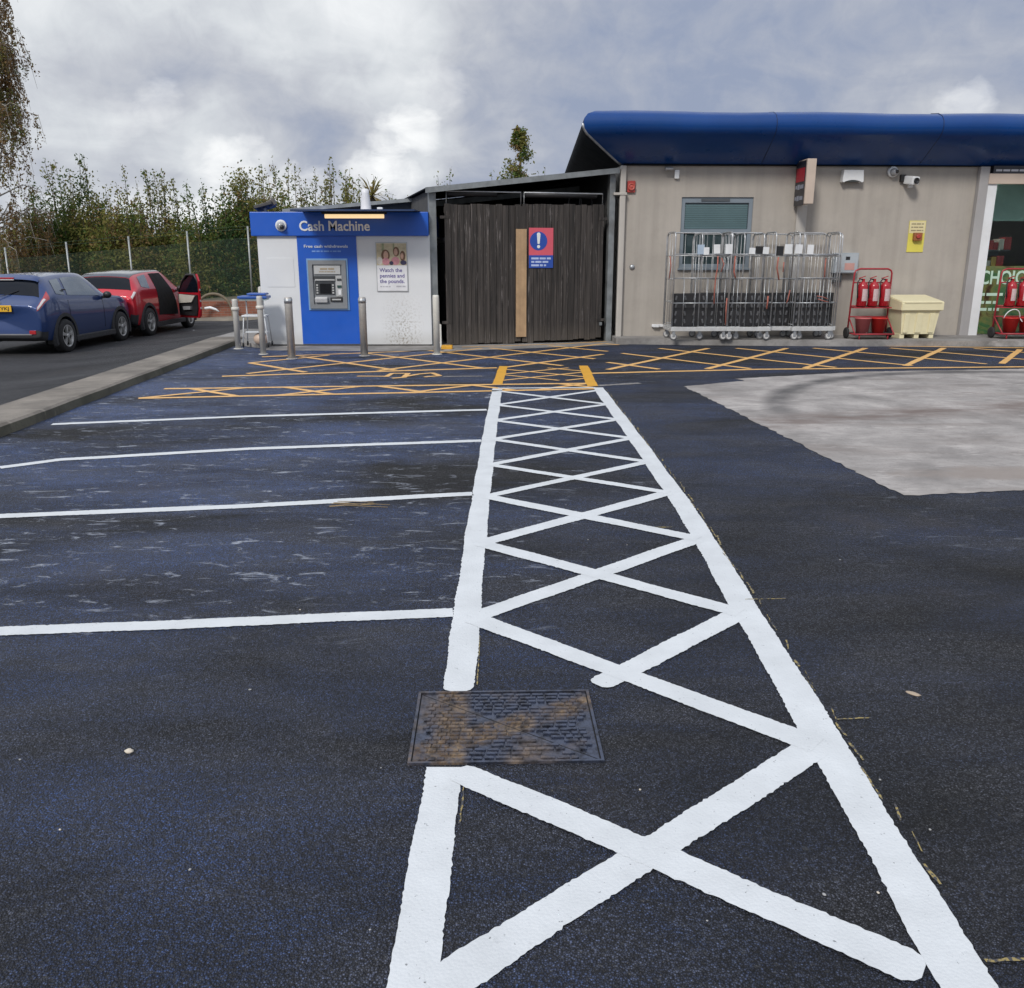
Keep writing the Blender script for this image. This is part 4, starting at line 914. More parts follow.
# ================================================================== ROLL CAGES
zinc = M('dull zinc tube', (.52, .53, .54), .42, .7, .2, 9); strap = M('orange red strap', (.36, .12, .09), .7, 0, .3, 14)
card = M('white card', (.68, .70, .72), .6, 0, .08, 9); bluecard = M('pale blue card', (.36, .45, .56), .6)
cast = M('castor grey', (.22, .22, .23), .5, .2); basem = M('bright zinc base', (.56, .57, .57), .45, .25, .15, 9); hubm = M('pale castor hub', (.55, .55, .54), .5)
def roll_cage(wid, dep, hei, lab):
    """base tray on four castors, two barred ends, barred back, folded black deck standing inside"""
    t = E_('roll_cage', lab, 'roll cage', (0, 0, 0), FA, 'roll cages parked along the shop wall')
    h0 = .17
    mb = MB(); mb.span(0, wid, -dep, -dep + .035, h0, h0 + .075, .006); mb.span(0, wid, -.035, 0, h0, h0 + .075, .006)
    mb.span(0, .035, -dep + .036, -.036, h0, h0 + .06); mb.span(wid - .035, wid, -dep + .036, -.036, h0, h0 + .06)
    mb.build('base', basem, t)
    for fx in (.06, wid - .06):
        for fy in (-dep + .05, -.06):
            mb = MB(); mb.lathe([(.02, -.018), (.062, -.016), (.066, -.008), (.066, .008), (.062, .016), (.02, .018)], c=(fx, fy, .067), axis='Y', n=16); c_ = mb.build('castor', cast, t)
            mb = MB(); mb.lathe([(.04, -.022), (.046, -.019), (.046, .019), (.04, .022)], c=(fx, fy, .067), axis='Y', n=12); mb.build('hub', hubm, c_)
            MB().span(fx - .025, fx + .025, fy - .034, fy - .026, .07, h0 - .001).span(fx - .025, fx + .025, fy + .026, fy + .034, .07, h0 - .001).span(fx - .025, fx + .025, fy - .026, fy + .026, h0 - .02, h0 - .001).build('fork', galv, c_)
    kids = []
    for nm, P, L, nb in (('back_panel', lambda a, z: (a, -.02, z), wid, 6), ('side_panel', lambda a, z: (.012, -.03 - a, z), dep - .05, 3), ('side_panel', lambda a, z: (wid - .012, -.03 - a, z), dep - .05, 3)):
        mb = MB(); hz = h0 + .08; c_ = .09
        pts = [P(0, hz), P(0, hei - c_)] + [P(c_ - c_ * math.cos(a), hei - c_ + c_ * math.sin(a)) for a in (.5, 1.0)] + [P(c_, hei), P(L - c_, hei)] + [P(L - c_ + c_ * math.sin(a), hei - c_ + c_ * math.cos(a)) for a in (.5, 1.0)] + [P(L, hei - c_), P(L, hz)]
        mb.tube(pts, .0135, 8); f_ = mb.build(nm, zinc, t)
        mb = MB()
        for k in range(1, nb): mb.tube([P(L * k / nb, hz), P(L * k / nb, hei - .005)], .0048, 5)
        for q in (.02, .26, .505, .755): mb.tube([P(.01, hz + (hei - hz) * q), P(L - .01, hz + (hei - hz) * q)], .008, 6)
        mb.build('bars', zinc, f_); kids.append(f_)
    # front retaining frame: two posts and rails on the open face
    mb = MB(); yf = -dep + .02
    for q in (.255, .52, .77): mb.tube([(.012, yf, h0 + .08 + (hei - h0 - .08) * q), (wid - .012, yf, h0 + .08 + (hei - h0 - .08) * q)], .010, 6)
    for k in range(1, 5): mb.tube([(wid * k / 5, yf, h0 + .075), (wid * k / 5, yf, h0 + .08 + (hei - h0 - .08) * .52)], .006, 5)
    mb.build('front_gate', galv, t)
    # folded black deck
    mb = MB(); dz0, dz1 = h0 + .085, h0 + .085 + .60
    mb.box((wid / 2, -dep + .16, (dz0 + dz1) / 2), (wid - .06, .045, dz1 - dz0), rot=(0, R(random.uniform(-1.5, 1.5)), 0), bev=.012); mb.m(1)
    for i in range(6):
        for k in range(4): mb.box((.1 + (wid - .2) * i / 5, -dep + .132, dz0 + .09 + k * .14), (.035, .018, .08), rot=(0, .25 * (-1) ** i, 0), bev=.006)
    mb.build('folded_deck', [blackp, M('deck rib grey', (.085, .088, .095), .5)], t)
    return t
CW_, CD, CH = .86, .70, 1.93
b_s = lambda u: fs(u, 330, .9)[0]
cage_list = [(669, 1.05, 'leftmost roll cage in the row, in front of the left half of the window', False), (725, .82, 'middle front roll cage, standing beside the right edge of the window', False), (789, .77, 'rightmost front roll cage, next to the grey meter box', False),
             (697, .80, 'roll cage nested behind the leftmost one, under the office window', True), (757, .78, 'roll cage nested behind the middle one, against the pilaster', True), (797, .72, 'roll cage nested behind the rightmost one, its rail end nearest the meter box', True)]
for i, (u, wd, lab, back) in enumerate(cage_list):
    zoff = .105
    t = roll_cage(wd, CD, CH - (.02 if back else 0), lab)
    s = b_s(u); out = .12 + (0.10 if back else .22)
    p = fw(s, out, zoff); t.location = p; t.rotation_euler = (0, 0, FA + R([.6, -.8, 1.0, 0, .5, -.6][i]))
    bpy.context.view_layer.update(); mi_ = t.matrix_world.inverted()
    def on_front(u, v, yy):
        o = mi_ @ Vector((0, 0, CAMH)); d = mi_.to_3x3() @ ray(u, v); k = (yy - o.y) / d.y; q = o + d * k; return q
    for (n_, u_, v_, w_, h_, m_) in ((0, 701, 249.5, .13, .17, 'b'), (0, 706.5, 251, .10, .13, 'c'), (0, 717, 249, .12, .16, 'c'), (1, 729, 249, .13, .17, 'c'), (1, 752.5, 251, .12, .11, 'c'), (1, 759.5, 250, .15, .13, 'k'), (1, 766, 250.5, .11, .12, 'c'), (4, 780, 251, .13, .17, 'k'), (4, 788.5, 249, .14, .17, 'c'), (2, 799, 249, .13, .16, 'c'), (2, 810.5, 249.5, .12, .17, 'c')):
        if n_ == i:
            q = on_front(u_, v_, -CD + .004); MB().box((q.x, q.y, q.z), (w_, .004, h_), rot=(0, random.uniform(-.05, .05), 0)).build('label_card', {'b': bluecard, 'c': card, 'k': blackp}[m_], t)
    for (n_, pl_, r_) in ((0, ((670, 256), (671, 266), (669, 279)), .010), (0, ((718, 256), (717.5, 268), (716, 276), (714.5, 290), (714, 304)), .012), (0, ((721.5, 258), (724, 264), (721, 272)), .010), (1, ((735.5, 256), (734.5, 264), (734, 272), (735.5, 278)), .014), (1, ((727, 298), (726, 310), (725.5, 325)), .012), (1, ((768, 296), (767.5, 303), (766.5, 309)), .014),
                         (4, ((778.5, 257), (777, 268), (779, 280)), .014), (4, ((784, 262), (783, 272)), .010), (2, ((790, 290), (788, 299), (786.5, 303)), .010), (2, ((817, 296), (823, 297), (828, 299)), .008), (2, ((818, 299), (824, 301), (828.5, 302)), .008), (5, ((826, 258), (825, 268), (824.5, 278)), .012)):
        if n_ == i:
            mb = MB(); mb.tube([on_front(a_, b_, -CD - .012) for a_, b_ in pl_], r_, 6); mb.build('strap', strap, t)
# ================================================================== FIRE POINT TROLLEYS
rtube = M('red painted tube', (.33, .025, .035), .4, 0, .12, 9); redg = M('red gloss enamel', (.36, .010, .018), .25, 0, .08, 5, coat=.4); redbk = M('red bucket plastic', (.52, .025, .02), .4, 0, .08, 4); pinkbk = M('faded red bucket plastic', (.50, .13, .13), .5, 0, .08, 4)
labm = M('extinguisher label', (.55, .42, .42), .5, 0, .2, 20)
def fire_trolley(s, lab):
    t = E_('fire_trolley', lab, 'fire trolley', fw(s, .62, .105), FA, 'red fire point trolleys')
    Wd, Hh = .74, 1.28
    mb = MB(); c_ = .08
    mb.tube([(0, 0, .06), (.03, .0, Hh - c_), (.05, 0, Hh - .03), (.05 + c_, 0, Hh), (Wd - c_, 0, Hh), (Wd - .02, 0, Hh - .03), (Wd, 0, Hh - c_), (Wd, 0, .06)], .017, 8)
    for z in (1.03, .60, .40): mb.tube([(.02, 0, z), (Wd, 0, z)], .013, 8)
    mb.tube([(0, -.36, .1), (Wd, -.36, .1)], .015, 8); mb.tube([(0, 0, .1), (0, -.36, .1)], .015, 8); mb.tube([(Wd, 0, .1), (Wd, -.36, .1)], .015, 8)
    for x in (0.0, Wd): mb.tube([(x, 0, .40), (x, -.36, .1)], .012, 8)
    mb.build('frame', rtube, t)
    MB().span(-.0, Wd, -.36, .0, .10, .115).build('tray', blackp, t)
    MB().span(.02, Wd, -.16, -.0, .565, .585).build('shelf', rtube, t)
    for x in (-.045, Wd + .045):
        mb = MB(); mb.lathe([(.05, -.025), (.098, -.02), (.105, -.008), (.105, .008), (.098, .02), (.05, .025)], c=(x, -.06, .106), axis='X', n=20); w_ = mb.build('wheel', rubber, t)
    for x in (.1, Wd - .1):
        mb = MB(); mb.tube([(x, -.33, .1), (x, -.33, .0)], .015, 8); mb.build('foot', rtube, t)
    return t
def extinguisher(lab):
    t = E_('fire_extinguisher', lab, 'fire extinguisher', (0, 0, 0), FA, 'red fire extinguishers on the trolleys')
    mb = MB(); mb.lathe([(.08, 0), (.092, .01), (.092, .36), (.078, .41), (.035, .44), (.028, .46)], n=20); mb.build('cylinder', redg, t)
    mb = MB(); mb.span(-.02, .02, -.02, .02, .455, .50); mb.box((-.03, 0, .53), (.13, .02, .014), rot=(0, R(-18), 0)); mb.box((-.03, 0, .50), (.11, .02, .012), rot=(0, R(6), 0)); mb.build('valve', redg, t)
    mb = MB(); mb.tube([(-.02, -.01, .485), (-.08, -.03, .50), (-.125, -.04, .44), (-.115, -.045, .3), (-.10, -.05, .16)], .012, 7); mb.build('hose', blackp, t)
    mb = MB(); mb.grid(lambda a, b: (.0932 * math.sin(.1 + (a - .25) * 1.9), -.0932 * math.cos(.1 + (a - .25) * 1.9), .10 + .22 * b), 10, 1); mb.build('label_band', labm, t, recalc=False)
    mb = MB(); mb.lathe([(.072, -.012), (.074, .0), (.072, .012)], n=18); mb.build('base_ring', blackp, t)
    return t
def bucket(lab, m_, handle):
    t = E_('fire_bucket', lab, 'bucket', (0, 0, 0), FA, 'red fire buckets on the trolleys')
    mb = MB(); mb.lathe([(.105, 0), (.145, .26), (.152, .262), (.152, .275), (.14, .272), (.10, .02)], n=22); mb.build('pail', m_, t)
    if handle:
        mb = MB(); mb.tube([(.15 * math.cos(a), -.02 - .05 * math.sin(a), .26 + handle * math.sin(a)) for a in [k * math.pi / 12 for k in range(13)]], .009, 7); mb.build('handle', white, t)
    return t
s1 = fs(847, 334, .62)[0]; s2 = fs(991.5, 334, .62)[0]
fire_trolley(s1, 'red tubular fire trolley with three extinguishers left of the grit bin'); fire_trolley(s2, 'red tubular fire trolley in front of the shop window at the frame edge')
def put(o, s, x, y, z): o.location = fw(s + x, .62 - y, .105 + z); return o
for i, (s, x, lab) in enumerate(((s1, .17, 'left of the three extinguishers on the trolley beside the grit bin'), (s1, .38, 'middle of the three extinguishers on the trolley beside the grit bin'), (s1, .60, 'right of the three extinguishers, nearest the grit bin'),
                          (s2, .20, 'left extinguisher on the trolley before the shop window'), (s2, .43, 'second extinguisher on the trolley before the shop window, at the frame edge'), (s2, .64, 'third extinguisher on the trolley before the shop window, past the frame edge'))):
    if i == 0: ex0 = extinguisher(lab); put(ex0, s, x, -.10, .60)
    else:
        o = copy_tree(ex0); o['label'] = lab; put(o, s, x, -.10, .60)
bk = bucket('faded pink red fire bucket on the left of the trolley tray beside the cages', pinkbk, 0); put(bk, s1, .20, -.19, .116)
bk = bucket('bright red fire bucket on the trolley tray nearest the grit bin', redbk, 0); put(bk, s1, .50, -.19, .116)
bk = bucket('red bucket with raised white handle on the trolley before the shop window', redbk, .17); put(bk, s2, .22, -.19, .116)
bk = bucket('red bucket with lowered white handle on the trolley at the frame edge', redbk, -.10); put(bk, s2, .54, -.19, .116)
# ================================================================== GRIT BIN
gs = fs(914, 336, .7)[0]
gb = E_('grit_bin', 'cream plastic grit bin with a sloping lid against the shop wall', 'grit bin', fw(gs, .52, .107), FA + R(3))
gm = M('cream plastic', (.74, .68, .45), .5, 0, .05, 2.5, dirt=((.56, .50, .32), .5))
WB, DB, HB = .375, .30, .52
bt_ = MB()
def lev(z): k = z / HB; return WB * (.84 + .16 * k), DB * (.88 + .12 * k)
ring0 = []
for z in (.085, HB):
    a, b = lev(z); ring0.append([bt_.b.verts.new(p) for p in ((-a, -b, z), (a, -b, z), (a, b, z), (-a, b, z))])
for k in range(4): bt_.b.faces.new((ring0[0][k], ring0[0][(k + 1) % 4], ring0[1][(k + 1) % 4], ring0[1][k]))
bt_.b.faces.new(ring0[0]); bt_.b.faces.new(ring0[1])
for x in (-.26, -.01, .24):
    bt_.box((x, -.283, .29), (.10 if x != -.01 else .12, .05, .36), rot=(R(4.2), 0, 0), bev=.012)
for x in (-.29, 0, .29): bt_.box((x, 0, .0425), (.09, .5, .085), bev=.008)
bt_.build('tub', gm, gb)
ld = MB(); ld.prism([(-.36, HB), (-.36, HB + .155), (-.345, HB + .17), (.34, HB + .27), (.34, HB)], 2 * WB + .08, 'X', -WB - .04)
bmesh.ops.bevel(ld.b, geom=[e for e in ld.b.edges], offset=.014, segments=2, affect='EDGES')
ld.build('lid', gm, gb)
MB().span(-.36, .36, -.372, -.361, HB + .145, HB + .165, .004).build('lid_lip', gm, gb)
# ================================================================== CARS
def catmull(a, b, c, d, t): return .5 * ((2 * b) + (-a + c) * t + (2 * a - 5 * b + 4 * c - d) * t * t + (-a + 3 * b - 3 * c + d) * t ** 3)
class CarBody:
    def __init__(s, st):
        s.rows = []
        for (y, zb, w, belt, rw, zt) in st:
            if w <= 0: s.rows.append([Vector((0, y, zb))] * 9); continue
            s.rows.append([Vector(p) for p in ((0, y, zb), (w * .82, y, zb), (w * .955, y, zb + .07), (w, y, (zb + belt) * .5 + .04), (w * .965, y, belt), (w * .965 + (rw - w * .965) * .5 + .012, y, belt + (zt - belt) * .48), (rw, y, zt - .06 * min(1, (zt - belt) / .3)), (rw * .78, y, zt - .01), (0, y, zt + .012))])
    def p(s, u, v):
        """u along the stations, v up the half section (negative v: left side)"""
        
        if v > 8: v = v - 16
        sg = -1 if v < 0 else 1; v = abs(v); n = len(s.rows)
        i = min(int(u), n - 2); t = u - i; j = min(int(v), 7); q = v - j
        def row(k):
            r = s.rows[max(0, min(n - 1, k))]
            return catmull(r[max(0, j - 1)] if j > 0 else Vector((-r[1].x, r[1].y, r[1].z)), r[j], r[j + 1], r[j + 2] if j < 7 else Vector((-r[7].x, r[7].y, r[7].z)), q)
        P = catmull(row(i - 1), row(i), row(i + 1), row(i + 2), t)
        return Vector((P.x * sg, P.y, P.z))
    def nrm(s, u, v):
        v = v - 16 if v > 8 else v
        e = .02; a = s.p(min(u + e, len(s.rows) - 1.001), v) - s.p(max(u - e, 0), v)
        v1, v0 = v + e, v - e
        b_ = s.p(u, v1) - s.p(u, v0) if abs(v) > e and abs(v) < 8 - e else Vector((-1, 0, 0)) * (1 if abs(v) >= 4 else -1)
        n = a.cross(b_)
        if n.length < 1e-9: return Vector((0, 0, 1))
        n.normalize(); c = s.p(u, v) - Vector((0, s.p(u, v).y, .75))
        return n if n.dot(c) > 0 else -n
    def body(s, name, m_, parent, cuts=()):
        mb = MB(); n = len(s.rows) - 1; nu, nv = n * 5, 64
        vs = [-8 + 16 * k / nv for k in range(nv + 1)]; V = []
        for i in range(nu + 1):
            u = min(n - 1e-4, n * i / nu); V.append([mb.b.verts.new(s.p(u, v if v != 0 else 1e-6)) for v in vs])
        fs_ = [mb.b.faces.new((V[i][k], V[i + 1][k], V[i + 1][k + 1], V[i][k + 1])) for i in range(nu) for k in range(nv)]
        mb._tag(fs_, True); bmesh.ops.remove_doubles(mb.b, verts=mb.b.verts, dist=.0006)
        o = mb.build(name, m_, parent)
        bpy.context.view_layer.update()
        cutters = []
        for (x, y, r) in cuts:
            cb_ = MB(); cb_.lathe([(r, -.28), (r, .3)], c=(x, y, r * .86), axis='X', n=28, smooth=False); k = cb_.build('cutter', m_, parent); cutters.append(k)
            md = o.modifiers.new('cut', 'BOOLEAN'); md.object = k; md.operation = 'DIFFERENCE'; md.solver = 'EXACT'
        bpy.context.view_layer.update()
        me = bpy.data.meshes.new_from_object(o.evaluated_get(bpy.context.evaluated_depsgraph_get())); o.modifiers.clear(); o.data = me
        for k in cutters: bpy.data.objects.remove(k)
        return o
    def patch(s, quad, m_, name, parent, off=.006, n=8, thick=True):
        """patch over (u,v) quad, lying off the body"""
        mb = MB(); (a, b, c, d) = [Vector((x, y, 0)) for x, y in quad]
        def fn(p, q):
            w = (a * (1 - p) + b * p) * (1 - q) + (d * (1 - p) + c * p) * q
            return s.p(w.x, w.y) + s.nrm(w.x, w.y) * off
        mb.grid(fn, n, n)
        return mb.build(name, m_, parent)
cglass = M('car window glass', (.005, .007, .012), .03, 0, .1, 2, spec=.3)
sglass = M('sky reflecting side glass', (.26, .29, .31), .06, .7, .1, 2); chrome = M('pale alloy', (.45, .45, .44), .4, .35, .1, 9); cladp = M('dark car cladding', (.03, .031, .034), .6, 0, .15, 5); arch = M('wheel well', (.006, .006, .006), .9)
lampred = M('red lamp lens', (.38, .015, .02), .12, 0, .08, 6, coat=1); lampwhite = M('clear lamp lens', (.55, .52, .52), .1, 0, .1, 6, coat=1)
plate_y = M('yellow number plate', (.72, .42, .03), .45, 0, .05)
def wheel(parent, x, y, r, side, spokes=5):
    mb = MB(); o_ = side
    mb.lathe([(r * .66, -.10), (r * .93, -.10), (r, -.06), (r, .06), (r * .93, .10), (r * .66, .10)], axis='X', n=30, caps=False)
    w_ = mb.build('wheel', rubber, parent, loc=(x, y, r))
    mb = MB(); mb.lathe([(r * .67, .03 * o_), (r * .67, .098 * o_), (r * .60, .098 * o_), (r * .58, .035 * o_)], axis='X', n=30, caps=False)
    for k in range(spokes):
        a = 2 * math.pi * k / spokes + .3
        for da in (-.14, .14):
            mb.box((.07 * o_, math.cos(a + da * .6) * r * .34, math.sin(a + da * .6) * r * .34), (.045, r * .56, r * .085), rot=(a + da, 0, 0))
    mb.lathe([(r * .14, .05 * o_), (r * .14, .10 * o_), (r * .08, .104 * o_)], axis='X', n=14)
    mb.build('rim', chrome, w_)
    mb = MB(); mb.lathe([(r * .56, .028 * o_), (r * .56, .034 * o_)], axis='X', n=20); mb.build('brake_disc', arch, w_)
    return w_
def arch_ring(parent, x, y, r, side, m_, r2):
    mb = MB(); A0, A1 = -.35, math.pi + .35
    for k in range(20):
        a, b_ = A0 + (A1 - A0) * k / 20, A0 + (A1 - A0) * (k + 1) / 20
        for (ra, rb, xa, xb) in ((r, r2, x + .012 * side, x + .012 * side), (r2, r2 + .012, x + .012 * side, x - .06 * side), (r, r - .004, x + .012 * side, x - .22 * side)):
            mb.face([(xa, y + math.cos(a) * ra, r * .86 + math.sin(a) * ra), (xa, y + math.cos(b_) * ra, r * .86 + math.sin(b_) * ra), (xb, y + math.cos(b_) * rb, r * .86 + math.sin(b_) * rb), (xb, y + math.cos(a) * rb, r * .86 + math.sin(a) * rb)])
    o = mb.build('wheel_arch', m_, parent)
    mb = MB(); pts = [(y + math.cos(A0 + (A1 - A0) * k / 20) * (r - .004), r * .86 + math.sin(A0 + (A1 - A0) * k / 20) * (r - .004)) for k in range(21)]
    mb.prism(pts, .012, 'X', x - .262 * side); mb.build('well', arch, o); return o
def car_common(name, lab, loc, rz, st, paintm, roofm, wb0, wb1, track, wr, spokes, qwin, fwin, rwin, wscr, roofq, skip_front_right=False):
    c = E_(name, lab, 'car', loc, rz); B = CarBody(st)
    bo = B.body('body', paintm, c, [(track * sg, y, wr + .055) for sg in (1, -1) for y in (wb0, wb1)])
    if roofm: B.patch(roofq, roofm, 'roof', c, .004, 14)
    B.patch(rwin, cglass, 'rear_window', c, .007, 14); B.patch(wscr, cglass, 'windscreen', c, .007, 12)
    for sg in (1, -1):
        for q, nm in ((qwin, 'rear_side_window'), (fwin, 'front_side_window')):
            if sg > 0 and nm.startswith('front') and skip_front_right: continue
            B.patch([(u, v * sg) for u, v in q], sglass, nm, c, .006, 8)
        n_ = len(st)
        for y in (wb0, wb1):
            arch_ring(c, track * sg, y, wr + .055, sg, cladp, wr + .125); wheel(c, (track - .075) * sg, y, wr, sg, spokes)
        MB().box((track * sg * .985, (wb0 + wb1) / 2, .26), (.07, wb1 - wb0 - .72, .12), bev=.02).build('sill', cladp, c)
        # door mirror
        mb = MB(); mb.ball((sg * (track + .08), wb1 - .72, 1.09), .10, 12, (.95, .7, .78)); mb.box((sg * (track - .02), wb1 - .70, 1.04), (.14, .06, .05)); mb.build('mirror', blackp, c)
    return c, B
cblue, nt, bs = new_mat('metallic deep blue car paint'); bs.inputs['Base Color'].default_value = (.012, .040, .150, 1); bs.inputs['Metallic'].default_value = .3; bs.inputs['Roughness'].default_value = .35; bs.inputs['Coat Weight'].default_value = 1; bs.inputs['Coat Roughness'].default_value = .03
cred, nt, bs = new_mat('metallic red car paint'); bs.inputs['Base Color'].default_value = (.52, .014, .028, 1); bs.inputs['Metallic'].default_value = .3; bs.inputs['Roughness'].default_value = .35; bs.inputs['Coat Weight'].default_value = 1; bs.inputs['Coat Roughness'].default_value = .03
croof, nt, bs = new_mat('gloss black roof paint'); bs.inputs['Base Color'].default_value = (.012, .014, .022, 1); bs.inputs['Roughness'].default_value = .2; bs.inputs['Coat Weight'].default_value = 1
#        y    zb   w    belt  rw   ztop
stJ = [(.05, .70, 0, 0, 0, 0), (.0, .42, .70, .86, .56, .965), (.05, .34, .82, .93, .63, 1.02), (.20, .29, .87, 1.04, .64, 1.14), (.52, .27, .885, 1.10, .60, 1.49), (.95, .25, .885, 1.08, .60, 1.555), (1.7, .24, .88, 1.05, .61, 1.585),
       (2.35, .24, .88, 1.03, .59, 1.535), (2.95, .25, .885, 1.02, .68, 1.13), (3.55, .26, .88, .98, .66, 1.06), (3.95, .30, .81, .86, .62, .95), (4.08, .36, .68, .70, .54, .80), (4.10, .55, 0, 0, 0, 0)]
J, B = car_common('parked_car', 'deep blue compact crossover with a yellow rear plate parked at the left edge', (-10.02, 17.32, -.30), R(-.5), stJ, cblue, None, .78, 3.31, .885, .34, 5,
    [(4.35, 4.35), (5.05, 4.25), (5.25, 5.75), (4.7, 5.7)], [(5.2, 4.25), (7.2, 4.2), (6.6, 5.8), (5.4, 5.8)], [(3.12, 5.45), (3.9, 6.02), (3.9, 9.98), (3.12, 10.55)], [(7.1, 6.1), (7.9, 6.2), (7.9, 9.8), (7.1, 9.9)], None)
def rear_box(c, x, z, w, h, m_, nm, y=-.012, d=.03, bev=.006, rot=None): return MB().box((x, y, z), (w, d, h), rot=rot, bev=bev).build(nm, m_, c)
np_ = rear_box(J, 0, .93, .54, .125, plate_y, 'number_plate', -.022, .014)
text_obj('LD63 YKJ', .085, blackp, 'plate_lettering', np_, (-.225, -.030, .90), .001, width=.45)
rear_box(J, 0, 1.045, .075, .055, chrome, 'badge', .03, .03, .012)
for sg in (1, -1):
    B.patch([(1.25, 3.95 * sg), (3.5, 4.05 * sg), (3.75, 4.95 * sg), (1.5, 4.45 * sg)][:4], lampred, 'tail_light', J, .012, 8)
    B.patch([(1.35, 4.05 * sg), (3.1, 4.2 * sg), (3.1, 4.55 * sg), (1.55, 4.38 * sg)], lampwhite, 'lamp_lens', J, .018, 6)
    rear_box(J, .62 * sg, .47, .13, .075, lampred, 'reflector', .0, .05, .012)
B.patch([(1.05, -2.2), (2.7, -2.4), (2.7, 2.4), (1.05, 2.2)][::1], cladp, 'bumper_skirt', J, .012, 14)
rear_box(J, 0, .425, 1.2, .03, M('grey skirt trim', (.16, .16, .17), .4), 'skirt_trim', -.0, .05, .01)
B.patch([(3.80, 6.1), (4.15, 6.1), (4.15, 9.9), (3.80, 9.9)], cblue, 'spoiler', J, .045, 12)
rear_box(J, 0, 1.495, .30, .03, lampred, 'high_brake_light', .43, .03, .006); rear_box(J, 0, 1.465, .30, .02, lampwhite, 'brake_light_trim', .425, .03, .004)
mb = MB(); mb.tube([(.35, .75, 1.56), (.35, .60, 1.68)], .006, 6); mb.build('aerial', blackp, J)
mb = MB(); mb.tube([(-.28, .06, 1.13), (.05, .18, 1.17), (.3, .28, 1.26)], .009, 6); mb.build('rear_wiper', blackp, J)
for u in (5.12, 7.3):
    mb = MB(); mb.tube([B.p(u, v_) + B.nrm(u, v_) * .002 for v_ in (2.3, 2.8, 3.3, 3.9)], .005, 5); mb.build('door_seam', blackp, J)
mb = MB(); mb.tube([B.p(5.0, 4.75) + Vector((.03, 0, 0)), B.p(5.12, 4.75) + Vector((.045, 0, 0)), B.p(5.2, 4.72) + Vector((.03, 0, 0))], .014, 6); mb.build('door_handle', blackp, J)
stC = [(.05, .75, 0, 0, 0, 0), (.0, .42, .72, .88, .58, .98), (.04, .34, .84, .95, .66, 1.04), (.14, .30, .875, 1.05, .68, 1.14), (.40, .27, .89, 1.10, .63, 1.46), (.9, .25, .89, 1.07, .63, 1.55), (1.7, .24, .885, 1.05, .63, 1.58),
       (2.35, .24, .885, 1.03, .61, 1.54), (3.0, .25, .885, 1.02, .70, 1.13), (3.6, .26, .88, .98, .67, 1.07), (3.95, .30, .81, .88, .62, .96), (4.09, .36, .68, .70, .54, .80), (4.12, .55, 0, 0, 0, 0)]
Cr, B = car_common('parked_car', 'red crossover with a dark roof and its front door hanging open', (-9.88, 21.3, -.30), R(-1.0), stC, cred, croof, .70, 3.30, .89, .345, 5,
    [(4.3, 4.45), (5.1, 4.3), (5.3, 5.8), (4.6, 5.7)], [(5.25, 4.3), (7.2, 4.2), (6.6, 5.85), (5.45, 5.85)], [(3.05, 5.5), (3.85, 6.0), (3.85, 10.0), (3.05, 10.5)], [(7.1, 6.1), (7.9, 6.2), (7.9, 9.8), (7.1, 9.9)], [(3.9, 6.15), (7.05, 6.15), (7.05, 9.85), (3.9, 9.85)], True)
rear_box(Cr, 0, .90, .54, .12, plate_y, 'number_plate', -.022, .014)
for sg in (1, -1):
    B.patch([(1.35, 3.9 * sg), (3.3, 4.0 * sg), (3.2, 4.8 * sg), (1.5, 4.8 * sg)], lampred, 'tail_light', Cr, .012, 8)
    B.patch([(1.5, 4.05 * sg), (3.0, 4.12 * sg), (2.9, 4.62 * sg), (1.6, 4.62 * sg)], lampwhite, 'lamp_lens', Cr, .018, 6)
    rear_box(Cr, .62 * sg, .46, .13, .07, lampred, 'reflector', .0, .05, .012)
B.patch([(1.05, -2.5), (2.8, -2.6), (2.8, 2.6), (1.05, 2.5)], cladp, 'bumper_skirt', Cr, .012, 14)
mb = MB(); mb.lathe([(.06, -.02), (.06, .12), (.05, .12), (.05, -.01)], c=(-.35, -.01, .34), axis='Y', n=12); mb.build('exhaust', chrome, Cr)
# dark patch over the body stands in for the unlit cabin at the open door
B.patch([(5.5, 2.5), (7.3, 2.4), (6.6, 5.85), (5.6, 5.85)], arch, 'cabin_shade_patch', Cr, .006, 10)
# open front door, hinged at its front edge
hp = B.p(7.2, 3.2); dr_ = E_('front_door', None, None, (hp.x + .02, hp.y, 0)); dr_.parent = Cr; dr_.rotation_euler = (0, 0, R(-63) + math.pi)
out_ = [(.0, .34), (.95, .36), (1.04, .55), (1.06, .98), (1.0, 1.02), (.0, 1.0)]
# local x runs back from the hinge; the outer skin faces forward when open
dr_.rotation_euler = (0, 0, R(-90 + 50))
mb = MB(); mb.prism(out_, .05, 'Y', .045); bmesh.ops.bevel(mb.b, geom=mb.b.edges[:], offset=.012, segments=2, affect='EDGES'); mb.build('skin', cred, dr_)
mb = MB(); mb.prism([(x * .96 + .02, z) for x, z in [(.03, .40), (.93, .42), (1.0, .6), (1.02, .95), (.02, .96)]], .035, 'Y', .008); mb.build('inner_trim', blackp, dr_)
mb = MB(); mb.prism([(.1, .72), (.75, .76), (.95, .93), (.15, .95)], .03, 'Y', -.025); mb.build('trim_panel', M('pale door trim', (.50, .47, .42), .6, 0, .1, 6), dr_)
mb = MB(); mb.prism([(.35, .55), (.7, .57), (.72, .66), (.33, .64)], .05, 'Y', -.045); mb.build('door_pocket', M('grey trim', (.25, .25, .26), .5), dr_)
mb = MB(); mb.tube([(.02, .07, 1.0), (.25, .05, 1.28), (.55, .02, 1.45), (.92, .02, 1.46), (1.02, .05, 1.3), (1.05, .07, 1.0)], .03, 8); mb.build('window_frame', blackp, dr_)
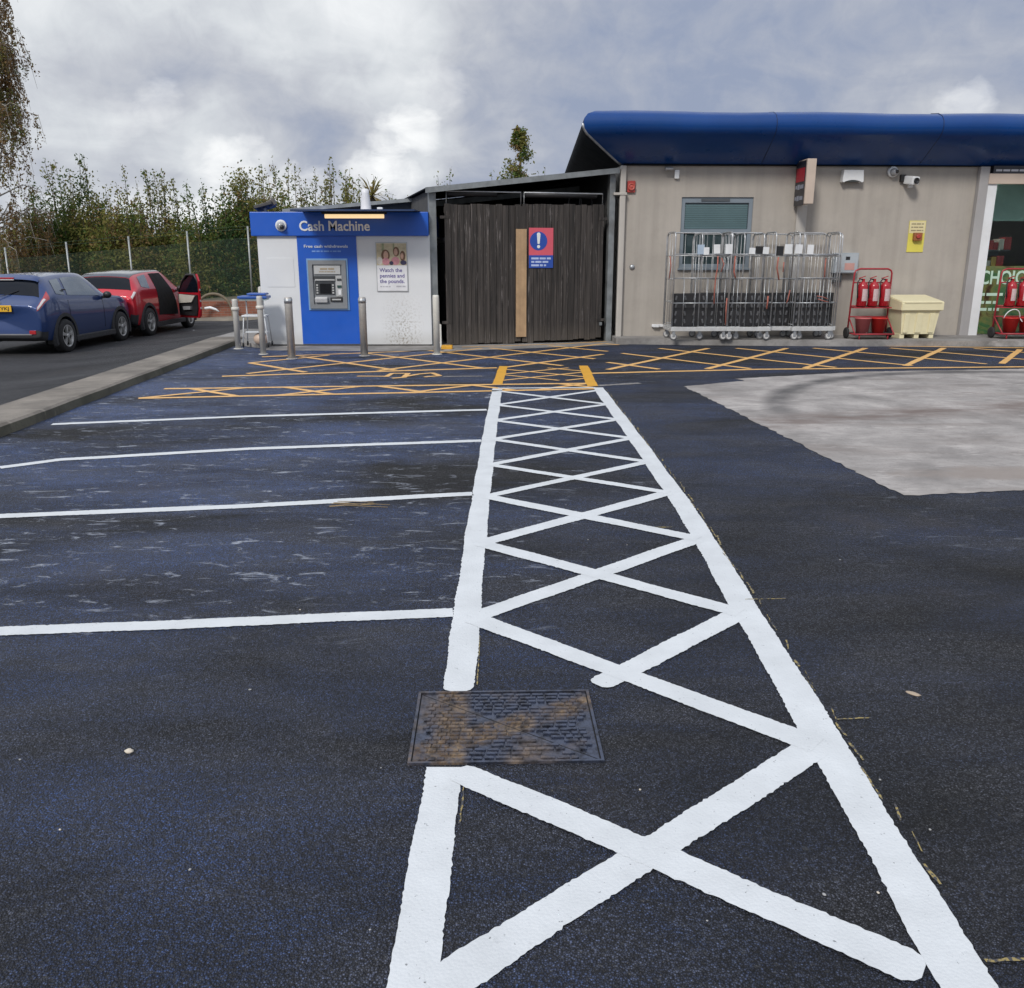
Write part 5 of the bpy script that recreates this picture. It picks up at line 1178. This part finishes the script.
mb = MB(); mb.prism([(.04, 1.0), (.26, 1.27), (.55, 1.44), (.91, 1.45), (1.0, 1.3), (1.03, 1.0)], .006, 'Y', .05); mb.build('window', cglass, dr_)
mb = MB(); mb.prism([(1.03, .4), (1.065, .55), (1.075, 1.0), (1.09, 1.3), (1.0, 1.48), (.97, 1.47), (1.05, 1.28), (1.045, 1.0), (1.04, .6)], .045, 'Y', .035); mb.build('rear_edge', cred, dr_)
for z in (.62, .8, 1.08): MB().box((1.075, .06, z), (.02, .04, .05), bev=.006).build('striker', chrome, dr_)
# ================================================================== BACKGROUND: bank, brick wall, fence
def bank_z(x): return .18 + (.085 * (x + 9.8) if x < -9.8 else 0)
bk_ = MB(); bk_.grid(lambda a, b: (-60 + a * 90, 28.72 + b * 40, bank_z(-60 + a * 90) + .12 * math.sin(a * 40) * b - .3 * max(0, b - .5)), 40, 10); structure(bk_.build('bank', soil))
vg = MB(); vg.grid(lambda a, b: (-14 + a * 22, 26.9 + b * 1.8, -.30 + .05 * math.sin(a * 31) * math.sin(b * 3) + (.05 if 0 < b < 1 else -.03)), 60, 5)
structure(vg.build('verge', concrete('gravelly verge', (.21, .18, .14), (.10, .10, .06))))
brickm, nt, bs = new_mat('terracotta brick'); co = coords(nt, (1, 1, 1), (math.pi / 2, 0, 0))
bn = nt.nodes.new('ShaderNodeTexBrick'); nt.links.new(co, bn.inputs['Vector']); bn.inputs['Scale'].default_value = 1; bn.inputs['Brick Width'].default_value = .225; bn.inputs['Row Height'].default_value = .075; bn.inputs['Mortar Size'].default_value = .006
bn.inputs['Color1'].default_value = (.27, .095, .055, 1); bn.inputs['Color2'].default_value = (.19, .07, .045, 1); bn.inputs['Mortar'].default_value = (.22, .18, .15, 1)
nt.links.new(bn.outputs[0], bs.inputs['Base Color']); bs.inputs['Roughness'].default_value = .85
o = MB().span(-14, 6, 28.45, 28.7, -.5, .24).build('brick_wall', brickm); setp(o, 'low red brick retaining wall behind the road, below the hedge', 'wall')
hx_, hz_ = atp(213, 312, 27.9); hx2 = atp(232, 312, 27.9)[0]
mb = MB(); rr_ = .60; mb.tube([(rr_ * math.cos(a), .12 * math.sin(a), rr_ * math.sin(a) * 1.08) for a in [-.35 + k * (math.pi + .7) / 30 for k in range(31)]], .045, 8); o = mb.build('hoop', M('weathered hoop', (.15, .12, .08), .7, 0, .25, 5)); o.location = (hx_, 27.95, hz_ - .10); setp(o, 'weathered brown hoop standing upright against the low brick wall', 'hoop')
mb = MB(); mb.tube([(-.22, 0, .08), (-.05, .02, .10), (.12, 0, .05), (.22, 0, -.02)], [.035, .045, .035, .02], 8); o = mb.build('debris', white); xw, zw = atp(212, 311, 27.6); o.location = (xw, 27.6, zw); setp(o, 'white plastic scrap lying in front of the brick wall inside the hoop', 'litter')
FY = 33.0
fence = E_('chain_link_fence', 'tall green grey chain link fence on steel posts in front of the hedge', 'fence', (0, FY, 0))
gpost = M('galvanised fence post', (.34, .36, .36), .5, .5, .1, 5); netm = M('green chain link wire', (.06, .10, .075), .6, .2, .2, 3)
fx0, fx1 = -30.0, 4.0
tops = lambda x: bank_z(x) + 2.08
xs = [atp(u, 240, FY)[0] for u in (-58, 3, 65, 128, 187)]
st_ = (xs[-1] - xs[-3]) / 2
while xs[-1] < fx1 - st_: xs.append(xs[-1] + st_)
mb_w = MB()
for x in xs:
    mb = MB(); zt_ = bank_z(x) + 2.38; mb.tube([(x, 0, bank_z(x) - .3), (x + .02, 0, zt_ + .12)], .034, 8); mb.build('post', gpost, fence)
mb = MB()
for k, (dy, dz) in enumerate(((0, 2.08), (0, 1.05), (0, .08), (-.05, 2.40), (-.12, 2.50))):
    mb.tube([(x, dy, bank_z(x) + dz - .01 * (i % 2)) for i, x in enumerate([fx0 + j * 1.0 for j in range(int(fx1 - fx0) + 1)])], .0035, 4)
mb.build('line_wire', netm, fence)
V_, F_ = [], []
def wire(a, b, r=.0024):
    i = len(V_); d = Vector(b) - Vector(a); n1 = Vector((0, 1, 0)); n2 = d.cross(n1).normalized()
    for P in (a, b):
        for ang in (0, 2.09, 4.19): V_.append(tuple(Vector(P) + (n1 * math.cos(ang) + n2 * math.sin(ang)) * r))
    for k in range(3): F_.append((i + k, i + (k + 1) % 3, i + 3 + (k + 1) % 3, i + 3 + k))
x = fx0
while x < fx1:
    for sg in (1, -1):
        x1_ = x + sg * 2.0; wire((x, sg * .004, bank_z(x) + .06), (x1_, sg * .004, bank_z(x1_) + 2.06))
    x += .058
me = bpy.data.meshes.new('mesh_panel'); me.from_pydata(V_, [], F_); me.materials.append(netm); o = bpy.data.objects.new('mesh_panel', me); COL.objects.link(o); o.parent = fence
# ================================================================== TREES AND SHRUBS
def leafm(name, a, b):
    m, nt, bs = new_mat(name); co = coords(nt); n = noise(nt, co, 1.6, 3); n2 = noise(nt, co, 30, 1)
    c = mixc(nt, ramp(nt, math_(nt, 'ADD', math_(nt, 'MULTIPLY', n, .5), math_(nt, 'MULTIPLY', n2, .5)), [(.38, 0.0), (.62, 1.0)]), a, b)
    nt.links.new(c, bs.inputs['Base Color']); bs.inputs['Roughness'].default_value = .6; bs.inputs['Specular IOR Level'].default_value = .1
    tr = nt.nodes.new('ShaderNodeBsdfTranslucent'); nt.links.new(c, tr.inputs[0])
    mx = nt.nodes.new('ShaderNodeMixShader'); mx.inputs[0].default_value = .42; nt.links.new(bs.outputs[0], mx.inputs[1]); nt.links.new(tr.outputs[0], mx.inputs[2])
    nt.links.new(mx.outputs[0], nt.nodes['Material Output'].inputs[0]); return m
LG = leafm('leaf dark green', (.06, .11, .028), (.14, .20, .055)); LO = leafm('leaf olive', (.15, .155, .04), (.27, .255, .08)); LB = leafm('leaf russet', (.15, .09, .042), (.28, .19, .09)); LY = leafm('leaf yellow', (.22, .165, .06), (.33, .26, .10)); LD = leafm('leaf deep green', (.03, .065, .026), (.07, .12, .045))
bark = M('bark', (.10, .085, .065), .9, 0, .3, 8); barkp = M('birch bark', (.30, .28, .25), .8, 0, .5, 5)
def leaves(pts, size, mats_w, name, mats, parent, droop=0.0, asp=.55):
    """one leaf-sized quad per point; mats_w: probability per material, chosen per point cluster"""
    pts = np.asarray(pts, dtype=np.float64); n = len(pts)
    d = rng.normal(size=(n, 3)); d[:, 2] -= droop; d /= np.linalg.norm(d, axis=1)[:, None]
    e = rng.normal(size=(n, 3)); e -= (e * d).sum(1)[:, None] * d; e /= np.linalg.norm(e, axis=1)[:, None]
    s = (size * rng.uniform(.6, 1.35, n))[:, None]
    a = d * s * .5; b = e * s * .5 * asp
    v = np.stack([pts - a, pts + b, pts + a, pts - b], 1).reshape(-1, 3)
    me = bpy.data.meshes.new(name); me.vertices.add(n * 4); me.loops.add(n * 4); me.polygons.add(n)
    me.vertices.foreach_set('co', v.ravel()); me.loops.foreach_set('vertex_index', np.arange(n * 4)); me.polygons.foreach_set('loop_start', np.arange(0, n * 4, 4)); me.polygons.foreach_set('loop_total', np.full(n, 4))
    clump = np.floor(pts / .45).astype(int); hsh = (clump[:, 0] * 73856093 ^ clump[:, 1] * 19349663 ^ clump[:, 2] * 83492791) % 997 / 997.0
    hsh = np.clip(hsh * .75 + rng.random(n) * .25, 0, .999)
    cw = np.cumsum(np.array(mats_w) / sum(mats_w)); me.polygons.foreach_set('material_index', np.searchsorted(cw, hsh).astype(np.int32))
    for m_ in mats: me.materials.append(m_)
    me.update(); me.validate(); o = bpy.data.objects.new(name, me); COL.objects.link(o); o.parent = parent; return o
def shrub(u, v_top, y, half_px, nst, kind, lab, cat='shrub', zb=None, spread=1.0, dens=2.1, leaf=.12):
    """multi-stemmed hedge shrub: upright shoots over a bushy foot"""
    x, zt_ = atp(u, v_top, y); zc_ = y * CT; rad = half_px / FPX * zc_
    z0 = bank_z(x) if zb is None else zb; H_ = zt_ - z0
    nm = {'shrub': 'hedge_shrub', 'tree': 'hedge_tree'}[cat]
    t = E_(nm, lab, cat, (x, y, z0), 0, 'hedge shrubs and trees behind the chain link fence')
    mb = MB(); P = []
    for k in range(int(nst * 2.6)):
        shoot = k < max(3, int(nst * (.75 if kind == 'spire' else .35)))
        a = random.uniform(0, 6.283); r0 = rad * .35 * math.sqrt(random.random()); r1 = rad * 1.15 * math.sqrt(random.random()) * spread
        hh = H_ * (random.uniform(.80, 1.02) if shoot else random.uniform(.50, .95 if kind != 'spire' else .82))
        if not shoot: hh *= 1 - .25 * (r1 / rad) ** 2
        b0 = Vector((math.cos(a) * r0, math.sin(a) * r0 * .7, -.1)); b1 = Vector((math.cos(a) * r1, math.sin(a) * r1 * .7, hh))
        mid = (b0 + b1) / 2 + Vector((math.cos(a) * r1 * .2, 0, 0)); seg = [b0, (b0 + mid) / 2, mid, (mid + b1) / 2 + Vector((random.uniform(-.1, .1), 0, 0)), b1]
        mb.tube(seg, [.045, .036, .026, .015, .005], 5, caps=False)
        nl = int((75 if shoot else 130) * dens)
        for i in range(nl):
            f = random.random() ** (1.25 if shoot else .62); f = .08 + .92 * f; q = f * 4; j = min(3, int(q)); c = seg[j].lerp(seg[j + 1], q - j)
            w_ = (.40 * (1 - f) + .05) if shoot else (.26 + .14 * (1 - f))
            P.append((c.x + random.gauss(0, w_), c.y + random.gauss(0, w_), max(.05, c.z + random.gauss(0, .10 if shoot else .2))))
        for i in range(4):      # side twigs
            f = random.uniform(.4, .92); q = f * 4; j = min(3, int(q)); c = seg[j].lerp(seg[j + 1], q - j); e_ = c + Vector((random.gauss(0, .22), random.gauss(0, .2), random.uniform(.3, .65)))
            mb.tube([c, e_], [.009, .003], 4, caps=False)
            for m_ in range(int(7 * dens)): g = c.lerp(e_, random.random()); P.append((g.x + random.gauss(0, .05), g.y + random.gauss(0, .05), g.z + random.gauss(0, .05)))
    nb_ = int(900 * dens * max(.6, rad))
    for i in range(nb_):
        a = random.uniform(0, 6.283); r_ = rad * 1.05 * math.sqrt(random.random()); P.append((math.cos(a) * r_, math.sin(a) * r_ * .8, H_ * .50 * random.random() ** .9))
    mb.build('trunk', bark, t)
    W_ = {'green': (6, 3, .4, .5, 2), 'olive': (3, 5, 1.0, 1.3, 1), 'russet': (2, 4, 3, 1.5, .5), 'dark': (4, .8, .1, .2, 4), 'spire': (3, 5, .6, .8, 1)}[kind]
    leaves(P, leaf, W_, 'crown', [LG, LO, LB, LY, LD], t); return t
hz = [  # u, top v, y, half width px, stems, kind, label
    (-30, 205, 36, 34, 16, 'russet', 'russet hedge shrub at the very left edge under the birch'),
    (16, 212, 35.5, 30, 18, 'russet', 'rusty brown hedge shrub behind the roof of the blue car'),
    (48, 180, 37, 26, 18, 'green', 'green hedge shrub left of the tallest pointed one'),
    (70, 143, 38, 24, 16, 'green', 'tallest pointed green hedge shrub, just right of the birch'),
    (96, 184, 37, 26, 18, 'olive', 'olive hedge shrub right of the tallest pointed one'),
    (118, 190, 36, 26, 18, 'olive', 'olive hedge shrub above the red car roof, left of the thin shoots'),
    (146, 166, 38, 22, 11, 'spire', 'thin shooted hedge shrub with near bare tips above the red car'),
    (168, 172, 38, 20, 10, 'spire', 'sparse hedge shrub with bare tips beside the bright gap in the hedge'),
    (190, 226, 36.5, 24, 14, 'olive', 'low olive hedge shrub in the gap left of the dark dense one'),
    (214, 181, 37, 30, 26, 'dark', 'dense dark green hedge shrub left of the kiosk'),
    (296, 158, 38.5, 28, 14, 'spire', 'feathery hedge shrub with tall shoots behind the kiosk floodlight'),
    (330, 157, 38.5, 26, 14, 'spire', 'feathery hedge shrub with tall shoots above the kiosk lamp'),
    (352, 176, 38, 20, 9, 'spire', 'thin feathery hedge shrub left of the white roof cowl'),
    (272, 180, 37, 22, 16, 'olive', 'olive hedge shrub just left of the kiosk roof'),
    (400, 196, 38, 22, 9, 'spire', 'low feathery shrub behind the lean-to roof'),
]
for (u, vt, y, hp_, ns, kd, lab) in hz: shrub(u, vt, y, hp_, ns, kd, lab)
shrub(246, 160, 37.5, 20, 22, 'olive', 'tall brownish green tree beside the left end of the kiosk', 'tree')
# a second, deeper row that closes the foot of the hedge
for i, (u, vt, kd, lab) in enumerate(((-10, 215, 'russet', 'far russet shrub in the second row at the left edge'), (40, 215, 'olive', 'far olive shrub in the second row behind the blue car'), (84, 216, 'green', 'far green shrub in the second row between the two cars'), (128, 218, 'olive', 'far olive shrub in the second row over the red car'), (166, 226, 'olive', 'far low shrub in the second row below the bare shoots'), (240, 205, 'dark', 'far dark shrub in the second row at the kiosk corner'), (290, 205, 'olive', 'far olive shrub in the second row behind the kiosk roof'))):
    shrub(u, vt, 41.5, 40, 18, kd, lab, dens=1.3)
for i, (u, vt, kd, lab) in enumerate(((-85, 200, 'olive', 'olive hedge shrub first beyond the left edge of the view'), (-140, 196, 'green', 'green hedge shrub second beyond the left edge of the view'), (-200, 205, 'olive', 'olive hedge shrub third beyond the left edge of the view'), (-260, 198, 'green', 'green hedge shrub fourth beyond the left edge of the view'), (-320, 204, 'russet', 'russet hedge shrub last beyond the left edge of the view'))):
    shrub(u, vt, 36.5, 40, 14, kd, lab, dens=.9)
# birch at the left edge
bx = atp(4, 110, 34.5)[0]; bz = bank_z(bx)
bt = E_('birch_tree', 'tall sparse birch with drooping brown foliage at the left edge', 'tree', (bx, 34.5, bz))
mb = MB(); P = []
tr_pts = [Vector((-1.3 + .16 * i + .07 * math.sin(i * 1.3), 0, -.2 + i * 1.35)) for i in range(10)]; mb.tube(tr_pts, [.10 * (1 - i / 11) + .015 for i in range(10)], 8)
for k in range(80):
    f = random.uniform(.16, .97); q = f * 9; j = min(8, int(q)); c = tr_pts[j].lerp(tr_pts[j + 1], q - j); a = random.uniform(0, 6.283); L_ = (2.3 * (1 - f * .60)) * random.uniform(.6, 1.1)
    dirv = Vector((math.cos(a), math.sin(a), random.uniform(.25, .7))); m1 = c + dirv * L_ * .6; e1 = m1 + Vector((math.cos(a) * L_ * .35, math.sin(a) * L_ * .35, -.15)); e2 = e1 + Vector((math.cos(a) * .15, math.sin(a) * .15, -random.uniform(.5, 1.3)))
    mb.tube([c, m1, e1], [.03, .018, .010], 4, caps=False); mb.tube([e1, e2], [.009, .004], 4, caps=False)
    for tw in range(9):
        g0 = m1.lerp(e1, random.random()) if tw < 4 else c.lerp(m1, random.uniform(.4, 1)); ln = random.uniform(.5, 1.5); g1v = g0 + Vector((random.gauss(0, .22), random.gauss(0, .22), -ln)); mb.tube([g0, g1v], [.006, .003], 3, caps=False)
        for i in range(int(ln * 34)): s_ = g0.lerp(g1v, random.random()); P.append((s_.x + random.gauss(0, .05), s_.y + random.gauss(0, .05), s_.z + random.gauss(0, .06)))
mb.build('trunk', barkp, bt); leaves(P, .10, (1.0, 2.0, 5, .5, 1), 'crown', [LG, LO, LB, LY, LD], bt, droop=.8)
# conical tree showing above the bin store roof
x, zt_ = atp(520, 128, 33); cz = bank_z(x); t = E_('conical_tree', 'small conical tree rising above the bin store roof', 'tree', (x, 33, 0))
mb = MB(); mb.tube([(0, 0, -.3), (.03, 0, zt_ * .6), (0, 0, zt_)], [.13, .07, .012], 7); P = []
for k in range(90):
    f = random.uniform(.3, .99); zz = zt_ * f; L_ = (1 - f) * zt_ * .30 + .12; a = random.uniform(0, 6.283); e_ = Vector((math.cos(a) * L_, math.sin(a) * L_, zz + L_ * random.uniform(.2, .5))); s0 = Vector((0, 0, zz))
    mb.tube([s0, e_], [.016, .005], 4, caps=False)
    for i in range(52): g = s0.lerp(e_, random.uniform(.25, 1.05)); P.append((g.x + random.gauss(0, .07), g.y + random.gauss(0, .07), g.z + random.gauss(0, .09)))
mb.build('trunk', bark, t); leaves(P, .11, (4, 4, 1.6, 1.2, .6), 'crown', [LG, LO, LB, LY, LD], t)
for (u, vt, lab) in ((447, 168, 'thin twiggy shoot above the left post of the bin store'), (499, 172, 'thin bushy top left of the conical tree above the bin store'), (540, 168, 'thin sparse shoot right of the conical tree above the bin store')):
    x, zt_ = atp(u, vt, 32); t = E_('shrub', lab, 'shrub', (x, 32, 0), 0, 'shoots above the bin store roof'); mb = MB(); P = []
    for k in range(4):
        top = Vector((random.gauss(0, .18), 0, zt_ - k * .25)); mb.tube([(0, 0, -.3), top * .6, top], [.03, .015, .005], 5, caps=False)
        for i in range(60): f = random.uniform(.55, 1); g = top * f; P.append((g.x + random.gauss(0, .07), random.gauss(0, .07), g.z + random.gauss(0, .06)))
    mb.build('trunk', bark, t); leaves(P, .09, (4, 3, 1, .5, 2), 'crown', [LG, LO, LB, LY, LD], t)
# palm-like plant behind the cowl
x, zt_ = atp(372, 196, 27); t = E_('spiky_plant', 'yellow green spiky topped tree behind the white roof cowl', 'tree', (x, 27, 0))
mb = MB(); mb.tube([(0, 0, -.3), (0, 0, zt_)], [.12, .07], 7); mb.build('trunk', bark, t); mb = MB()
for k in range(70):
    a = random.uniform(0, 6.283); el = random.uniform(-.5, 1.4); L_ = random.uniform(.45, .85); d = Vector((math.cos(a) * math.cos(el), math.sin(a) * math.cos(el), math.sin(el))); s_ = d.cross(Vector((0, 0, 1))).normalized() * .03
    p0_ = Vector((0, 0, zt_)); p1_ = p0_ + d * L_ * .6; p2_ = p0_ + d * L_ + Vector((0, 0, -.18 * L_))
    mb.m(random.choice((0, 0, 0, 1))); mb.face([p0_ - s_ * .5, p0_ + s_ * .5, p1_ + s_, p1_ - s_]); mb.face([p1_ - s_, p1_ + s_, p2_])
mb.build('crown', [LY, LO, LG], t, recalc=False)
# ================================================================== SMALL THINGS ON THE TARMAC
def pebble(u, v, r, m_, lab, cat, name, sc=(1, .8, .45), group=None, z=0.0):
    x, y = at(u, v, z); mb = MB(); mb.ball((0, 0, 0), r, 10, sc); o = mb.build(name, m_)
    for vv in o.data.vertices: vv.co *= random.uniform(.82, 1.12)
    o.location = (x, y, z + r * sc[2] * .8); o.rotation_euler = (0, 0, random.uniform(0, 3)); setp(o, lab, cat, group)
stone = M('pale stone', (.60, .54, .45), .8, 0, .12, 30); grit = M('grey grit', (.36, .36, .36), .8, 0, .2, 30)
pebble(129, 752.5, .016, stone, 'pale stone lying alone on the dark tarmac at lower left', 'stone', 'stone')
pebble(913, 694, .024, M('tan leaf', (.40, .32, .24), .8), 'flat tan leaf on the tarmac right of the walkway', 'leaf', 'dry_leaf', (1.2, .6, .12))
pebble(824, 895, .006, grit, 'tiny white chip inside the nearest hatch triangle', 'stone', 'stone')
for i, (u, v) in enumerate(((878, 893), (707, 921), (588, 540), (627, 545), (566, 505), (381, 768), (60, 830), (370, 930), (250, 690), (690, 640), (930, 830), (880, 780), (640, 790), (190, 870), (20, 760), (300, 610), (840, 560), (930, 640))):
    pebble(u, v, random.uniform(.003, .006), grit if i % 3 else stone, 'tiny loose chip of stone on the tarmac', 'stone', 'stone', group='loose chips on the tarmac')
x, y = at(360, 506); mb = MB(); tw = M('dry twig', (.30, .22, .12), .8)
for k in range(7): a = random.uniform(-.6, .6); mb.tube([(0, 0, .006), (math.cos(a) * .1 * random.choice((1, -1)), math.sin(a) * .1, .012), (math.cos(a) * .2 * random.choice((1, -1)), math.sin(a) * .18, .006)], .0022, 4)
o = mb.build('twig', tw); o.location = (x, y, 0); setp(o, 'dry tan twig lying beside the third bay line', 'twig')
for (u, v, lab) in ((132, 338, 'white litter scrap on the road beside the red car'), (194, 332, 'white litter scrap on the road past the open car door')):
    pebble(u, v, .07, white, lab, 'litter', 'litter', (1.1, .6, .4), z=-.33)
